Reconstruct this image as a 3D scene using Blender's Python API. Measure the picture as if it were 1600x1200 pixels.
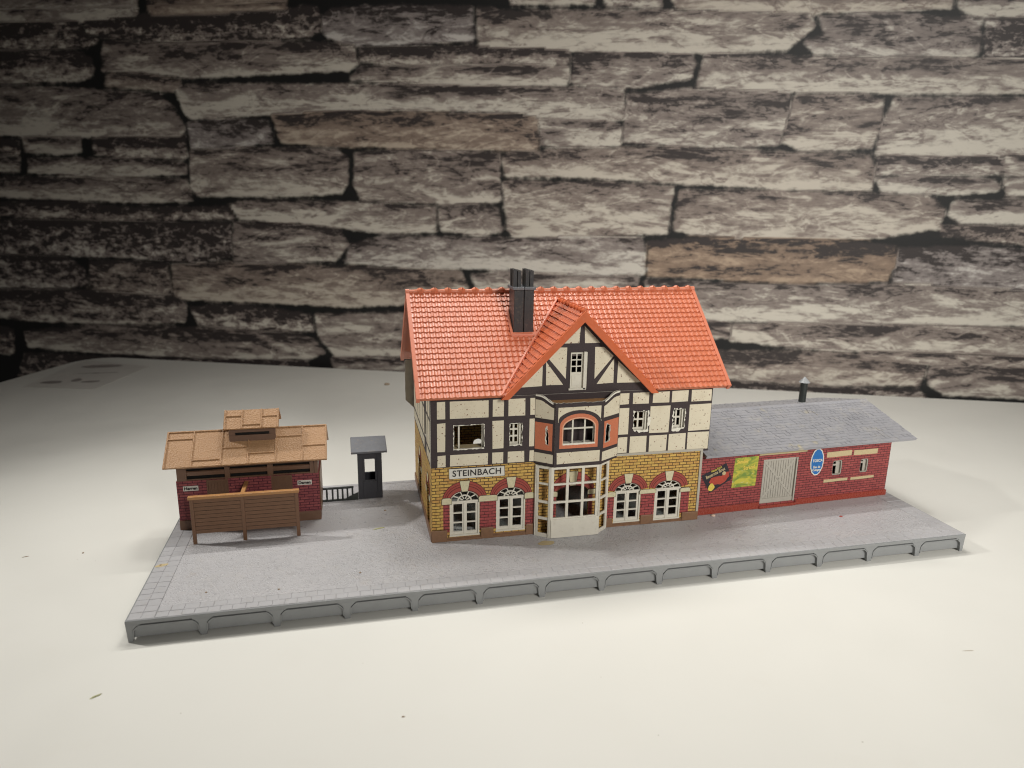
import bpy, bmesh, math, random
import numpy as np
from mathutils import Vector, Matrix
from mathutils.geometry import tessellate_polygon
R = math.radians
random.seed(7)
for o in list(bpy.data.objects): bpy.data.objects.remove(o)
sc = bpy.context.scene
COL = sc.collection

# ------------------------------------------------------------------ camera (1 unit = 1 cm)
cam = bpy.data.cameras.new('camera'); camo = bpy.data.objects.new('camera', cam); COL.objects.link(camo)
CP = Vector((8.2251, -24.7494, 15.381)); YAW, PIT, ROL = 0.2301, 0.2452, 0.0163
fw = Vector((math.sin(YAW)*math.cos(PIT), math.cos(YAW)*math.cos(PIT), -math.sin(PIT)))
rt = Vector((math.cos(YAW), -math.sin(YAW), 0)); up = rt.cross(fw)
r2 = rt*math.cos(ROL) + up*math.sin(ROL); u2 = -rt*math.sin(ROL) + up*math.cos(ROL)
M = Matrix.Identity(4)
for i in range(3): M[i][0] = r2[i]; M[i][1] = u2[i]; M[i][2] = -fw[i]; M[i][3] = CP[i]
camo.matrix_world = M
cam.sensor_width = 36; cam.lens = 1101.6*36/1600
cam.clip_start = 0.5; cam.clip_end = 2000
cam.dof.use_dof = True; cam.dof.focus_distance = 31.5; cam.dof.aperture_fstop = 0.15
sc.camera = camo

# ------------------------------------------------------------------ world, lamps of the room and an added front fill
w = bpy.data.worlds.new('World'); sc.world = w; w.use_nodes = True
bg = w.node_tree.nodes['Background']; bg.inputs[0].default_value = (1.0, 0.95, 0.89, 1); bg.inputs[1].default_value = 0.065
def aim(o, tgt):
    d = Vector(tgt) - o.location; o.rotation_euler = d.to_track_quat('-Z', 'Y').to_euler()
def area_lamp(name, loc, tgt, size, power, col=(1, .974, .922), spread=180):
    l = bpy.data.lights.new(name, 'AREA'); l.shape = 'DISK'; l.size = size; l.energy = power; l.color = col; l.spread = R(spread)
    o = bpy.data.objects.new(name, l); o.location = loc; aim(o, tgt); COL.objects.link(o); return o
def spot_lamp(name, loc, tgt, radius, power, cone, blend, col=(1, .974, .922)):
    l = bpy.data.lights.new(name, 'SPOT'); l.shadow_soft_size = radius; l.energy = power; l.color = col
    l.spot_size = R(cone); l.spot_blend = blend
    o = bpy.data.objects.new(name, l); o.location = loc; aim(o, tgt); COL.objects.link(o); return o
area_lamp('overhead_lamp', (20, 15, 60), (24, 2, 0), 10, 3900, spread=110)
area_lamp('front_fill', (46, -84, 52), (40, 22, 7), 34, 12500, spread=54)  # added fill from the front right, lifts facade and wall
spot_lamp('side_lamp', (-50, 23, 58), (9, 3, 0), 2.0, 165000, 38, 1.0)
bl = area_lamp('back_lamp', (17, 27, 56), (17, -3, 0), 52, 6200, spread=95); bl.data.shape = 'RECTANGLE'; bl.data.size_y = 1.6
sc.view_settings.view_transform = 'Standard'
try: sc.view_settings.look = 'None'
except Exception: pass
sc.view_settings.exposure = -0.12; sc.view_settings.gamma = 1.0
sc.view_settings.use_curve_mapping = False
sc.render.engine = 'CYCLES'; sc.cycles.filter_width = 1.1

# ------------------------------------------------------------------ materials
class NT:
    def __init__(s, name, rough=0.5, spec=0.5):
        s.m = bpy.data.materials.new(name); s.m.use_nodes = True; s.t = s.m.node_tree; s.n = s.t.nodes
        s.b = s.n['Principled BSDF']; s.b.inputs['Roughness'].default_value = rough
        s.b.inputs['Specular IOR Level'].default_value = spec
    def new(s, typ, **kw):
        n = s.n.new(typ)
        for k, v in kw.items(): setattr(n, k, v)
        return n
    def set(s, n, i, v):
        if hasattr(v, 'is_output') or isinstance(v, bpy.types.NodeSocket): s.t.links.new(v, n.inputs[i])
        else:
            if isinstance(v, tuple) and len(v) == 3 and n.inputs[i].type == 'RGBA': v = v + (1,)
            n.inputs[i].default_value = v
        return n
    def obj(s): return s.new('ShaderNodeTexCoord').outputs['Object']
    def norm(s): return s.new('ShaderNodeTexCoord').outputs['Normal']
    def mapping(s, vec, scale=(1, 1, 1), loc=(0, 0, 0), rot=(0, 0, 0)):
        n = s.new('ShaderNodeMapping'); s.set(n, 'Vector', vec); n.inputs['Scale'].default_value = scale
        n.inputs['Location'].default_value = loc; n.inputs['Rotation'].default_value = rot; return n.outputs[0]
    def noise(s, vec, scale, detail=4, rough=.55, dist=0):
        n = s.new('ShaderNodeTexNoise'); s.set(n, 'Vector', vec); n.inputs['Scale'].default_value = scale
        n.inputs['Detail'].default_value = detail; n.inputs['Roughness'].default_value = rough; n.inputs['Distortion'].default_value = dist
        return n.outputs['Fac']
    def voro(s, vec, scale, feature='F1', out='Distance', rnd=1.0):
        n = s.new('ShaderNodeTexVoronoi'); n.feature = feature; s.set(n, 'Vector', vec); n.inputs['Scale'].default_value = scale
        n.inputs['Randomness'].default_value = rnd
        return n.outputs[out]
    def math(s, op, a, b=0.0, clamp=False):
        n = s.new('ShaderNodeMath'); n.operation = op; n.use_clamp = clamp; s.set(n, 0, a); s.set(n, 1, b); return n.outputs[0]
    def ramp(s, v, lo, hi, a=0.0, b=1.0):
        n = s.new('ShaderNodeMapRange'); n.interpolation_type = 'SMOOTHSTEP'; s.set(n, 0, v); s.set(n, 1, lo); s.set(n, 2, hi); s.set(n, 3, a); s.set(n, 4, b); return n.outputs[0]
    def mix(s, f, a, b, mode='MIX'):
        n = s.new('ShaderNodeMix', data_type='RGBA'); n.blend_type = mode
        s.set(n, 0, f)
        for i, v in ((6, a), (7, b)):
            if isinstance(v, tuple) and len(v) == 3: v = v + (1,)
            s.set(n, i, v)
        return n.outputs[2]
    def sep(s, v):
        n = s.new('ShaderNodeSeparateXYZ'); s.set(n, 0, v); return n.outputs
    def comb(s, x, y, z):
        n = s.new('ShaderNodeCombineXYZ'); s.set(n, 0, x); s.set(n, 1, y); s.set(n, 2, z); return n.outputs[0]
    def color(s, c):
        if isinstance(c, tuple) and len(c) == 3: c = c + (1,)
        s.set(s.b, 'Base Color', c)
    def rough(s, v): s.set(s.b, 'Roughness', v)
    def bump(s, h, dist=0.02, strength=1.0):
        n = s.new('ShaderNodeBump'); n.inputs['Distance'].default_value = dist; n.inputs['Strength'].default_value = strength
        s.set(n, 'Height', h); s.t.links.new(n.outputs[0], s.b.inputs['Normal'])
    def wallvec(s):
        """x (or y on side walls) along, z up, in the thing's own space"""
        p = s.sep(s.obj()); nn = s.sep(s.norm())
        f = s.ramp(s.math('ABSOLUTE', nn[0]), .69, .71)
        u = s.math('ADD', s.math('MULTIPLY', p[0], s.math('SUBTRACT', 1.0, f)), s.math('MULTIPLY', p[1], f))
        return s.comb(u, p[2], 0.0)
    def brick(s, vec, c1, c2, mortar, bw, bh, ms, bias=0.0, smooth=0.1):
        n = s.new('ShaderNodeTexBrick'); s.set(n, 'Vector', vec); s.set(n, 'Color1', c1); s.set(n, 'Color2', c2); s.set(n, 'Mortar', mortar)
        n.inputs['Scale'].default_value = 1.0; n.inputs['Mortar Size'].default_value = ms; n.inputs['Mortar Smooth'].default_value = smooth
        n.inputs['Bias'].default_value = bias; n.inputs['Brick Width'].default_value = bw; n.inputs['Row Height'].default_value = bh
        return n.outputs

def plain(name, c, rough=.5, spec=.5, var=.08, scale=2.0, bump=0.0, bscale=40, dirt=None, dirtamt=0.5):
    s = NT(name, rough, spec); v = s.obj()
    n = s.noise(v, scale, 5)
    col = s.mix(n, tuple(x*(1-var*1.5) for x in c), tuple(min(1, x*(1+var*1.5)) for x in c))
    if dirt:
        d = s.ramp(s.noise(v, scale*1.7, 6, .65), .52, .75); col = s.mix(s.math('MULTIPLY', d, dirtamt), col, dirt)
    s.color(col)
    s.rough(s.ramp(s.noise(v, scale*3, 3), .3, .7, rough*.85, min(1, rough*1.15)))
    if bump: s.bump(s.noise(v, bscale, 3), bump, .6)
    return s.m

def brick_mat(name, c1, c2, mortar, bw, bh, ms, bias, rough=.6, accent=None, acc_amt=.1):
    s = NT(name, rough, .35); v = s.wallvec()
    wob = s.noise(v, 3.0, 2); v2 = s.comb(s.math('ADD', s.sep(v)[0], s.math('MULTIPLY', s.math('SUBTRACT', wob, .5), .03)), s.math('ADD', s.sep(v)[1], s.math('MULTIPLY', s.math('SUBTRACT', s.noise(v, 9, 2), .5), .012)), 0.0)
    o = s.brick(v2, c1, c2, mortar, bw, bh, ms, bias)
    n = s.noise(v, 12, 4, .6)
    col = s.mix(.55, o[0], s.mix(s.ramp(n, .3, .7), (.42, .42, .42), (1, 1, 1)), 'MULTIPLY')
    blot = s.ramp(s.noise(v, 1.1, 5, .6), .5, .72); col = s.mix(s.math('MULTIPLY', blot, .42), col, tuple(x*.55 for x in c2))
    if accent:
        a = s.ramp(s.voro(s.mapping(v, (1/bw*.8, 1/bh*.5, 1)), 1.0, out='Color'), 1-acc_amt, 1-acc_amt+.01)
        col = s.mix(s.math('MULTIPLY', a, s.math('SUBTRACT', 1.0, o[1])), col, accent)
    s.color(col); s.bump(s.math('MULTIPLY', o[1], -1.0), .006, .5)
    return s.m

def paper_mat():
    s = NT('speckled_plaster_print', .62, .3); v = s.obj()
    base = s.mix(s.noise(v, 1.3, 5), (.62, .56, .43), (.71, .645, .50))
    fine = s.mix(.25, base, s.mix(s.noise(v, 38, 3), (.55, .52, .45), (1, 1, 1)), 'MULTIPLY')
    d = s.voro(v, 5.5); msk = s.math('MULTIPLY', s.ramp(d, .09, .22, 1, 0), s.ramp(s.noise(v, 4.3, 2), .40, .5))
    d2 = s.voro(s.mapping(v, loc=(3, 1, 2)), 11); msk2 = s.math('MULTIPLY', s.ramp(d2, .1, .24, 1, 0), s.ramp(s.noise(v, 7, 2), .47, .55))
    fine = s.mix(s.math('MULTIPLY', s.ramp(s.noise(v, .9, 6, .65), .5, .75), .3), fine, (.42, .35, .23))
    c = s.mix(msk, fine, (.16, .08, .05)); c = s.mix(s.math('MULTIPLY', msk2, .8), c, (.32, .15, .06))
    s.color(c); return s.m

def timber_mat():
    s = NT('dark_timber_print', .6, .3); v = s.obj()
    c = s.mix(s.noise(v, 14, 5, .65), (.022, .016, .018), (.062, .044, .043)); sp = s.ramp(s.noise(v, 46, 2), .68, .76)
    s.color(s.mix(s.math('MULTIPLY', sp, .5), c, (.16, .12, .1))); return s.m

def roof_mat(name, c, rough):
    s = NT(name, rough, .5); v = s.obj()
    n = s.noise(v, 1.2, 5, .6)
    col = s.mix(n, tuple(x*.88 for x in c), tuple(min(1, x*1.12) for x in c))
    dust = s.ramp(s.noise(v, 5, 6, .7), .5, .8); col = s.mix(s.math('MULTIPLY', dust, .12), col, (.75, .55, .45))
    s.color(col); s.rough(s.ramp(s.noise(v, 2.2, 4), .3, .7, rough*.8, rough*1.2))
    s.bump(s.noise(v, 30, 3), .004, .5); return s.m

def deck_mat():
    s = NT('grey_cobbled_plastic', .42, .5); v = s.obj()
    c = s.mix(s.noise(v, .6, 5), (.41, .405, .415), (.475, .465, .475))
    dust = s.ramp(s.noise(v, 1.4, 7, .7), .5, .78); c = s.mix(s.math('MULTIPLY', dust, .28), c, (.45, .41, .36))
    br = s.ramp(s.noise(s.mapping(v, loc=(5, 2, 0)), .9, 6, .7), .6, .78); c = s.mix(s.math('MULTIPLY', br, .3), c, (.33, .25, .17))
    s.color(c)
    cell = s.voro(s.mapping(v, (1.0, 1.25, .2)), 11.5, rnd=1.0)
    h = s.math('ADD', s.ramp(cell, .1, .62, 1, 0), s.math('MULTIPLY', s.noise(v, 26, 3), .55))
    s.bump(h, .020, 1.0)
    s.rough(s.ramp(s.noise(v, 3.0, 5), .3, .7, .26, .42)); return s.m

def table_mat():
    s = NT('white_laminate', .5, .25); v = s.obj()
    c = s.mix(s.noise(v, .11, 4), (.645, .635, .59), (.70, .69, .645))
    sm = s.ramp(s.noise(s.mapping(v, (1, 1, 1), loc=(9, 4, 0)), .35, 6, .65), .56, .8); c = s.mix(s.math('MULTIPLY', sm, .14), c, (.6, .55, .48))
    sp = s.math('MULTIPLY', s.ramp(s.voro(v, 1.1), .02, .035, 1, 0), s.ramp(s.noise(v, .5, 2), .5, .6)); c = s.mix(s.math('MULTIPLY', sp, .7), c, (.2, .16, .1))
    s.color(c); s.rough(s.ramp(s.noise(v, .3, 5), .3, .7, .42, .6)); s.bump(s.noise(v, 9, 4), .006, .35); return s.m

def wallpaper_mat():
    s = NT('stone_print_wallpaper', .55, .3); v = s.obj()
    at = lambda n: s.new('ShaderNodeAttribute', attribute_name=n).outputs['Fac']
    edge, tone, tint, seed = at('edge'), at('tone'), at('tint'), at('seed')
    p = s.sep(v); vv = s.comb(s.math('ADD', p[0], s.math('MULTIPLY', seed, 37.0)), p[2], s.math('MULTIPLY', seed, 11.0))
    e = s.math('ADD', edge, s.math('MULTIPLY', s.math('SUBTRACT', s.noise(s.comb(p[0], p[2], 0.0), 1.0, 6, .62), .5), .75))
    mask = s.ramp(e, -.34, .0)
    streak = s.noise(s.mapping(vv, (.16, .85, 1)), 1.0, 8, .68, .9)
    grain = s.noise(s.mapping(vv, (.55, 1.1, 1)), 2.2, 7, .72, .4)
    blotch = s.noise(s.mapping(vv, (.12, .3, 1)), 1.0, 4, .55, .6)
    t = s.math('ADD', s.math('ADD', s.math('MULTIPLY', s.math('SUBTRACT', streak, .5), 1.8), s.math('MULTIPLY', s.math('SUBTRACT', grain, .5), 1.2)),
               s.math('MULTIPLY', s.math('SUBTRACT', blotch, .5), 1.2))
    t = s.math('ADD', t, s.math('SUBTRACT', tone, .07))
    spk = s.noise(s.mapping(vv, (.8, 1.1, 1)), 1.5, 6, .68, .5); t = s.math('ADD', t, s.math('MULTIPLY', s.ramp(tone, .48, .24), s.math('MULTIPLY', s.math('SUBTRACT', spk, .53), 4.2)))
    cr = s.math('ABSOLUTE', s.math('SUBTRACT', s.noise(s.mapping(vv, (.13, .6, 1)), 1.0, 5, .6, .7), .5)); t = s.math('SUBTRACT', t, s.ramp(cr, .0, .03, .30, 0))
    hl = s.math('ABSOLUTE', s.math('SUBTRACT', s.noise(s.mapping(vv, (.16, .5, 1), loc=(9, 4, 0)), 1.0, 4, .55, .9), .5)); t = s.math('ADD', t, s.ramp(hl, .0, .03, .26, 0))
    # the print shows stones lit from below: dark upper edges, pale lower edges, small facets
    sh = at('shade'); t = s.math('ADD', t, s.math('MULTIPLY', sh, .54))
    def fac(sc, amt, dz, dist):
        a = s.noise(s.mapping(vv, (.30*sc, .75*sc, 1)), 1.0, 5, .58, dist); b = s.noise(s.mapping(vv, (.30*sc, .75*sc, 1), loc=(.0, dz, 0)), 1.0, 5, .58, dist)
        return s.math('MULTIPLY', s.math('SUBTRACT', a, b), amt)
    t = s.math('ADD', t, s.math('ADD', fac(.55, 1.5, .28, 1.2), fac(1.3, .9, .3, .6)))
    light = s.mix(s.ramp(tint, 0, 1), (.52, .485, .42), (.37, .275, .195)); light = s.mix(s.ramp(tint, 0, -.5), light, (.50, .48, .50))
    mid = s.mix(s.ramp(tint, 0, 1), (.205, .17, .152), (.215, .152, .11)); mid = s.mix(s.ramp(tint, 0, -.5), mid, (.21, .195, .20))
    c = s.mix(s.ramp(t, -.12, .36), (.034, .027, .026), mid); c = s.mix(s.ramp(t, .36, 1.05), c, light)
    c = s.mix(mask, (.008, .008, .008), c)
    s.color(c); s.bump(s.math('ADD', s.noise(v, 5, 4), s.math('MULTIPLY', streak, .6)), .02, .35); return s.m

MAT = dict(
    ybrick=brick_mat('yellow_brick_print', (.64, .41, .105), (.50, .22, .065), (.040, .017, .010), .36, .143, .016, -.4, accent=(.33, .055, .04), acc_amt=.05),
    rbrick=brick_mat('red_brick_print', (.38, .082, .074), (.29, .056, .056), (.060, .013, .016), .40, .128, .0155, 0, accent=(.13, .04, .06), acc_amt=.03),
    hbrick=brick_mat('shaded_red_brick_print', (.33, .085, .085), (.25, .058, .066), (.085, .014, .026), .40, .132, .017, 0),  # hut brick: eave shade put into a darker copy of the red
    rpanel=brick_mat('dark_red_brick_print', (.40, .085, .078), (.33, .06, .06), (.05, .012, .016), .36, .143, .013, 0),
    timber=timber_mat(), paper=paper_mat(),
    arch=plain('terracotta_stone_print', (.30, .060, .045), .6, .3, .18, 7), archd=plain('terracotta_stone_dark_line', (.10, .02, .02), .6, .3),
    stone=plain('cream_stone_print', (.56, .51, .34), .6, .3, .12, 9, dirt=(.3, .26, .13)), ink=plain('black_printed_ink', (.03, .026, .024), .55, .3),
    orange=plain('orange_stone_print', (.52, .165, .085), .62, .3, .12, 16, dirt=(.3, .09, .05)), orangel=plain('orange_print_light_edge', (.66, .34, .22), .62, .3),
    torn=plain('torn_white_card', (.70, .67, .58), .8, .2, .12, 9, bump=.02, bscale=24), card=plain('brown_card', (.34, .19, .085), .85, .2, .3, 30, bump=.02, bscale=34),
    greycard=plain('grey_card_back', (.40, .37, .31), .8, .2, .1, 4),
    white=plain('offwhite_plastic', (.62, .585, .50), .36, .5, .06, 3, bump=.004, bscale=22, dirt=(.42, .36, .26), dirtamt=.3),
    brownp=plain('brown_plinth_plastic', (.20, .105, .055), .45, .5, .15, 6, dirt=(.1, .06, .035), bump=.01, bscale=18),
    roof=roof_mat('red_roof_plastic', (.55, .160, .080), .36), roofd=roof_mat('orange_roof_plastic', (.55, .115, .035), .42),
    verge=roof_mat('pale_red_roof_plastic', (.60, .19, .11), .4),
    slate=plain('black_chimney_plastic', (.042, .041, .043), .34, .5, .2, 5, dirt=(.16, .13, .09), dirtamt=.45, bump=.006, bscale=20),
    deck=deck_mat(), base=plain('grey_base_plastic', (.240, .246, .248), .36, .5, .05, 2, bump=.004, bscale=18), 
    paver=plain('grey_paving_plastic', (.40, .395, .405), .45, .5, .06, 3, bump=.01, bscale=22, dirt=(.3, .26, .2), dirtamt=.3),
    shedroof=None, tan=None, dbrown=plain('dark_brown_plastic', (.150, .080, .048), .45, .5, .1, 4, bump=.006, bscale=20),
    cbrown=plain('chestnut_brown_plastic', (.175, .088, .046), .42, .5, .1, 4, bump=.005, bscale=20),
    litbrown=plain('toplit_brown_plastic', (.40, .20, .075), .4, .5, .1, 4), redp=plain('red_plinth_plastic', (.26, .045, .028), .28, .5, .12, 4),  # brown of screen rail and tie beam lightened as if lit from above
    booth=plain('dark_slate_plastic', (.030, .030, .036), .42, .5, .15, 4, bump=.004, bscale=16), boothroof=plain('slate_roof_plastic', (.125, .13, .145), .45, .5, .15, 3, dirt=(.24, .19, .14), bump=.008, bscale=18),
    rail=plain('dark_green_grey_plastic', (.022, .026, .024), .45, .5), greydoor=plain('pale_grey_plastic', (.37, .345, .295), .42, .5, .07, 5, dirt=(.3, .27, .21), dirtamt=.35),
    bar=plain('sandstone_print', (.47, .38, .22), .62, .3, .12, 8, dirt=(.3, .24, .12)), metal=plain('pale_grey_cap_plastic', (.30, .31, .32), .35, .5),
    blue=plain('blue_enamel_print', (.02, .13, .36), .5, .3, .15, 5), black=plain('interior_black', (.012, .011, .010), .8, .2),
    pblack=plain('poster_black', (.022, .020, .026), .5, .3, .2, 9), pred=plain('poster_red', (.36, .055, .035), .5, .3, .25, 9), pyel=plain('poster_yellow', (.62, .48, .09), .5, .3, .2, 9),
    signw=plain('sign_white_print', (.62, .60, .54), .55, .3, .08, 6), crumb=plain('straw_crumb', (.42, .42, .22), .7, .3), crumbd=plain('brown_crumb', (.28, .21, .14), .8, .3),
    table=table_mat(), wallp=wallpaper_mat(), sheet=plain('glossy_paper', (.60, .58, .54), .4, .5, .1, .3), sheetd=plain('dark_photo_print', (.27, .24, .23), .35, .5, .3, .8),
    chip=plain('pinkish_chip', (.62, .46, .36), .7, .3), gapshade=plain('shadow_gap', (.05, .045, .04), .8, .2),
)
def glass():
    m = bpy.data.materials.new('clear_plastic_pane'); m.use_nodes = True; t = m.node_tree; n = t.nodes; n.remove(n['Principled BSDF'])
    tr = n.new('ShaderNodeBsdfTransparent'); tr.inputs[0].default_value = (.86, .88, .86, 1); gl = n.new('ShaderNodeBsdfGlossy'); gl.inputs[1].default_value = .08
    lw = n.new('ShaderNodeLayerWeight'); lw.inputs[0].default_value = .12
    mx = n.new('ShaderNodeMixShader'); t.links.new(lw.outputs[0], mx.inputs[0]); t.links.new(tr.outputs[0], mx.inputs[1]); t.links.new(gl.outputs[0], mx.inputs[2])
    t.links.new(mx.outputs[0], n['Material Output'].inputs[0]); return m
MAT['glass'] = glass()
def tanroof():
    s = NT('tan_felt_plastic', .5, .5); v = s.obj()
    c = s.mix(s.noise(v, 1.0, 5), (.37, .205, .098), (.46, .27, .14)); s.color(c)
    s.bump(s.math('ADD', s.noise(v, 15, 4, .6), s.math('MULTIPLY', s.voro(v, 14), .6)), .03, .8); return s.m
MAT['tan'] = tanroof()
def shedroof():
    s = NT('grey_slate_plastic', .40, .5); v = s.obj()
    p = s.sep(v); vv = s.comb(s.math('ADD', p[0], s.math('MULTIPLY', p[1], .0)), p[1], 0.0)
    c = s.mix(s.noise(v, .8, 5), (.255, .255, .275), (.335, .33, .35))
    d = s.ramp(s.noise(v, 1.6, 7, .7), .5, .76); c = s.mix(s.math('MULTIPLY', d, .35), c, (.46, .42, .33))
    y = s.ramp(s.noise(s.mapping(v, loc=(2, 7, 0)), 1.1, 5, .6), .62, .75); c = s.mix(s.math('MULTIPLY', y, .6), c, (.52, .44, .22))
    sc_ = s.ramp(s.noise(s.mapping(v, (2.2, 9, 1), rot=(0, 0, .5)), 1.6, 6, .7), .62, .72); c = s.mix(s.math('MULTIPLY', sc_, .3), c, (.55, .53, .48))
    s.color(c); s.bump(s.noise(v, 18, 4, .65), .012, .6); s.rough(s.ramp(s.noise(v, 3, 4), .3, .7, .32, .5)); return s.m
MAT['shedroof'] = shedroof()
MAT['poster_hills'] = None
def hills():
    s = NT('green_landscape_print', .5, .3); v = s.obj()
    n = s.noise(s.mapping(v, (1.1, 1, 2.4)), 1.5, 5, .6, 1.2)
    z = s.sep(v)[2]
    c = s.mix(s.ramp(n, .35, .65), (.16, .24, .045), (.50, .44, .06)); c = s.mix(s.ramp(s.noise(s.mapping(v, (1.5, 1, 4), loc=(4, 0, 2)), 1.3, 4, .6, 1), .6, .7), c, (.55, .55, .36))
    g = s.ramp(s.math('ADD', z, s.math('MULTIPLY', s.sep(v)[0], .35)), 4.35, 4.75); c = s.mix(s.math('MULTIPLY', g, .8), c, (.10, .20, .06))
    s.color(c); return s.m
MAT['poster_hills'] = hills()

# ------------------------------------------------------------------ builders
INV = {}
def tag(o, label=None, cat=None, group=None, kind=None):
    if label: o['label'] = label
    if cat: o['category'] = cat
    if group: o['group'] = group
    if kind: o['kind'] = kind
    return o
def thing(name, label, cat, loc=(0, 0, 0), rz=0.0, group=None):
    o = bpy.data.objects.new(name, None); o.empty_display_size = .5; o.location = loc; o.rotation_euler = (0, 0, rz); COL.objects.link(o)
    INV[o.name] = (Matrix.Translation(loc) @ Matrix.Rotation(rz, 4, 'Z')).inverted()
    return tag(o, label, cat, group)
class MB:
    def __init__(s): s.v = []; s.f = []; s.mi = []; s.mats = []; s.sm = []
    def mat(s, m):
        if m not in s.mats: s.mats.append(m)
        return s.mats.index(m)
    def add(s, verts, faces, m, smooth=False):
        b = len(s.v); k = s.mat(m); s.v += [tuple(x) for x in verts]
        for f in faces: s.f.append(tuple(b+i for i in f)); s.mi.append(k); s.sm.append(smooth)
        return s
    def box(s, x0, x1, y0, y1, z0, z1, m, T=None):
        vs = [(x, y, z) for z in (z0, z1) for y in (y0, y1) for x in (x0, x1)]
        if T: vs = [tuple(T @ Vector(q)) for q in vs]
        return s.add(vs, [(0, 2, 3, 1), (4, 5, 7, 6), (0, 1, 5, 4), (2, 6, 7, 3), (0, 4, 6, 2), (1, 3, 7, 5)], m)
    def hexa(s, b, t, m):
        n = len(b); vs = list(b)+list(t)
        fs = [tuple(reversed(range(n))), tuple(range(n, 2*n))]+[(i, (i+1) % n, n+(i+1) % n, n+i) for i in range(n)]
        return s.add(vs, fs, m)
    def plate(s, loop, holes, thick, m, O=(0, 0, 0), eu=(1, 0, 0), ev=(0, 0, 1), en=(0, -1, 0), edge=None):
        O, eu, ev, en = map(Vector, (O, eu, ev, en)); loops = [loop]+list(holes)
        tri = tessellate_polygon([[Vector((a, b, 0)) for a, b in l] for l in loops])
        flat = [q for l in loops for q in l]; n = len(flat)
        front = [O+eu*a+ev*b for a, b in flat]; back = [q-en*thick for q in front]
        fs = []
        for t in tri:
            a, b, c = (front[i] for i in t)
            if (b-a).cross(c-a).dot(en) < 0: t = (t[0], t[2], t[1])
            fs.append(tuple(t)); fs.append((t[2]+n, t[1]+n, t[0]+n))
        s.add(front+back, fs, m)
        k = 0; sv = front+back; sf = []
        for li, l in enumerate(loops):
            ar = sum(l[i][0]*l[(i+1) % len(l)][1]-l[(i+1) % len(l)][0]*l[i][1] for i in range(len(l)))
            hand = 1 if eu.cross(ev).dot(en) > 0 else -1
            flip = (ar*hand > 0) == (li == 0)
            for i in range(len(l)):
                a, b = k+i, k+(i+1) % len(l)
                sf.append((a, a+n, b+n, b) if flip else (a, b, b+n, a+n))
            k += len(l)
        return s.add(sv, sf, edge or m)
    def tube(s, a, b, ra, rb, m, n=12, caps=True, smooth=True):
        a, b = Vector(a), Vector(b); d = (b-a).normalized(); p = d.orthogonal().normalized(); q = d.cross(p)
        vs = [a+(p*math.cos(2*math.pi*i/n)+q*math.sin(2*math.pi*i/n))*ra for i in range(n)]+[b+(p*math.cos(2*math.pi*i/n)+q*math.sin(2*math.pi*i/n))*rb for i in range(n)]
        s.add(vs, [(i, (i+1) % n, n+(i+1) % n, n+i) for i in range(n)], m, smooth)
        if caps: s.add(vs, [tuple(reversed(range(n))), tuple(range(n, 2*n))], m)
        return s
    def build(s, name, parent=None, local=False, bevel=0.0, label=None):
        me = bpy.data.meshes.new(name); vs = s.v
        if parent is not None and not local:
            q_ = parent
            while q_.name not in INV: q_ = q_.parent
            I = INV[q_.name]
            vs = [tuple(I @ Vector(q)) for q in vs]
        me.from_pydata(vs, [], s.f)
        for m in s.mats: me.materials.append(MAT[m])
        me.polygons.foreach_set('material_index', s.mi); me.polygons.foreach_set('use_smooth', s.sm); me.update()
        o = bpy.data.objects.new(name, me); COL.objects.link(o)
        if parent is not None: o.parent = parent
        if bevel:
            bm = bmesh.new(); bm.from_mesh(me); bmesh.ops.remove_doubles(bm, verts=bm.verts, dist=1e-5); bm.to_mesh(me); bm.free()
            b = o.modifiers.new('bevel', 'BEVEL'); b.width = bevel; b.segments = 2; b.limit_method = 'ANGLE'; b.angle_limit = R(40)
        if label: o['label'] = label
        return o
def rect(x0, x1, z0, z1): return [(x0, z0), (x1, z0), (x1, z1), (x0, z1)]
def arch(x0, x1, z0, zs, za, n=14):
    c = (x0+x1)/2; r = (x1-x0)/2
    return [(x0, z0), (x1, z0)]+[(c+r*math.cos(math.pi*i/n), zs+(za-zs)*math.sin(math.pi*i/n)) for i in range(n+1)]
def rough_loop(loop, amp, step=.09, rnd=None):
    rnd = rnd or random; out = []
    for i in range(len(loop)):
        a, b = loop[i], loop[(i+1) % len(loop)]; L = math.dist(a, b); k = max(1, int(L/step))
        for j in range(k):
            t = j/k; out.append((a[0]+(b[0]-a[0])*t+rnd.uniform(-amp, amp), a[1]+(b[1]-a[1])*t+rnd.uniform(-amp, amp)))
    return out
def text(name, body, size, T, m, parent, depth=.006, sx=1.0, bold=0.0, spacing=1.0):
    cu = bpy.data.curves.new(name, 'FONT'); cu.body = body; cu.size = size; cu.align_x = 'CENTER'; cu.align_y = 'CENTER'; cu.extrude = depth; cu.offset = bold; cu.space_character = spacing; cu.resolution_u = 4
    to = bpy.data.objects.new(name+'_tmp', cu); COL.objects.link(to); bpy.context.view_layer.update()
    me = bpy.data.meshes.new_from_object(to.evaluated_get(bpy.context.evaluated_depsgraph_get())); bpy.data.objects.remove(to)
    A = T @ Matrix.Diagonal((sx, 1, 1, 1))
    if parent is not None:
        q = parent
        while q.name not in INV: q = q.parent
        A = INV[q.name] @ A
    me.transform(A); me.name = name; me.materials.clear(); me.materials.append(MAT[m])
    o = bpy.data.objects.new(name, me); COL.objects.link(o)
    if parent is not None: o.parent = parent
    return o
def face_T(x, y, z, rot=0.0, base=Matrix.Identity(4)):   # text frame on a wall that faces -y
    return base @ Matrix.Translation((x, y, z)) @ Matrix.Rotation(R(90), 4, 'X') @ Matrix.Rotation(rot, 4, 'Z')

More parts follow.
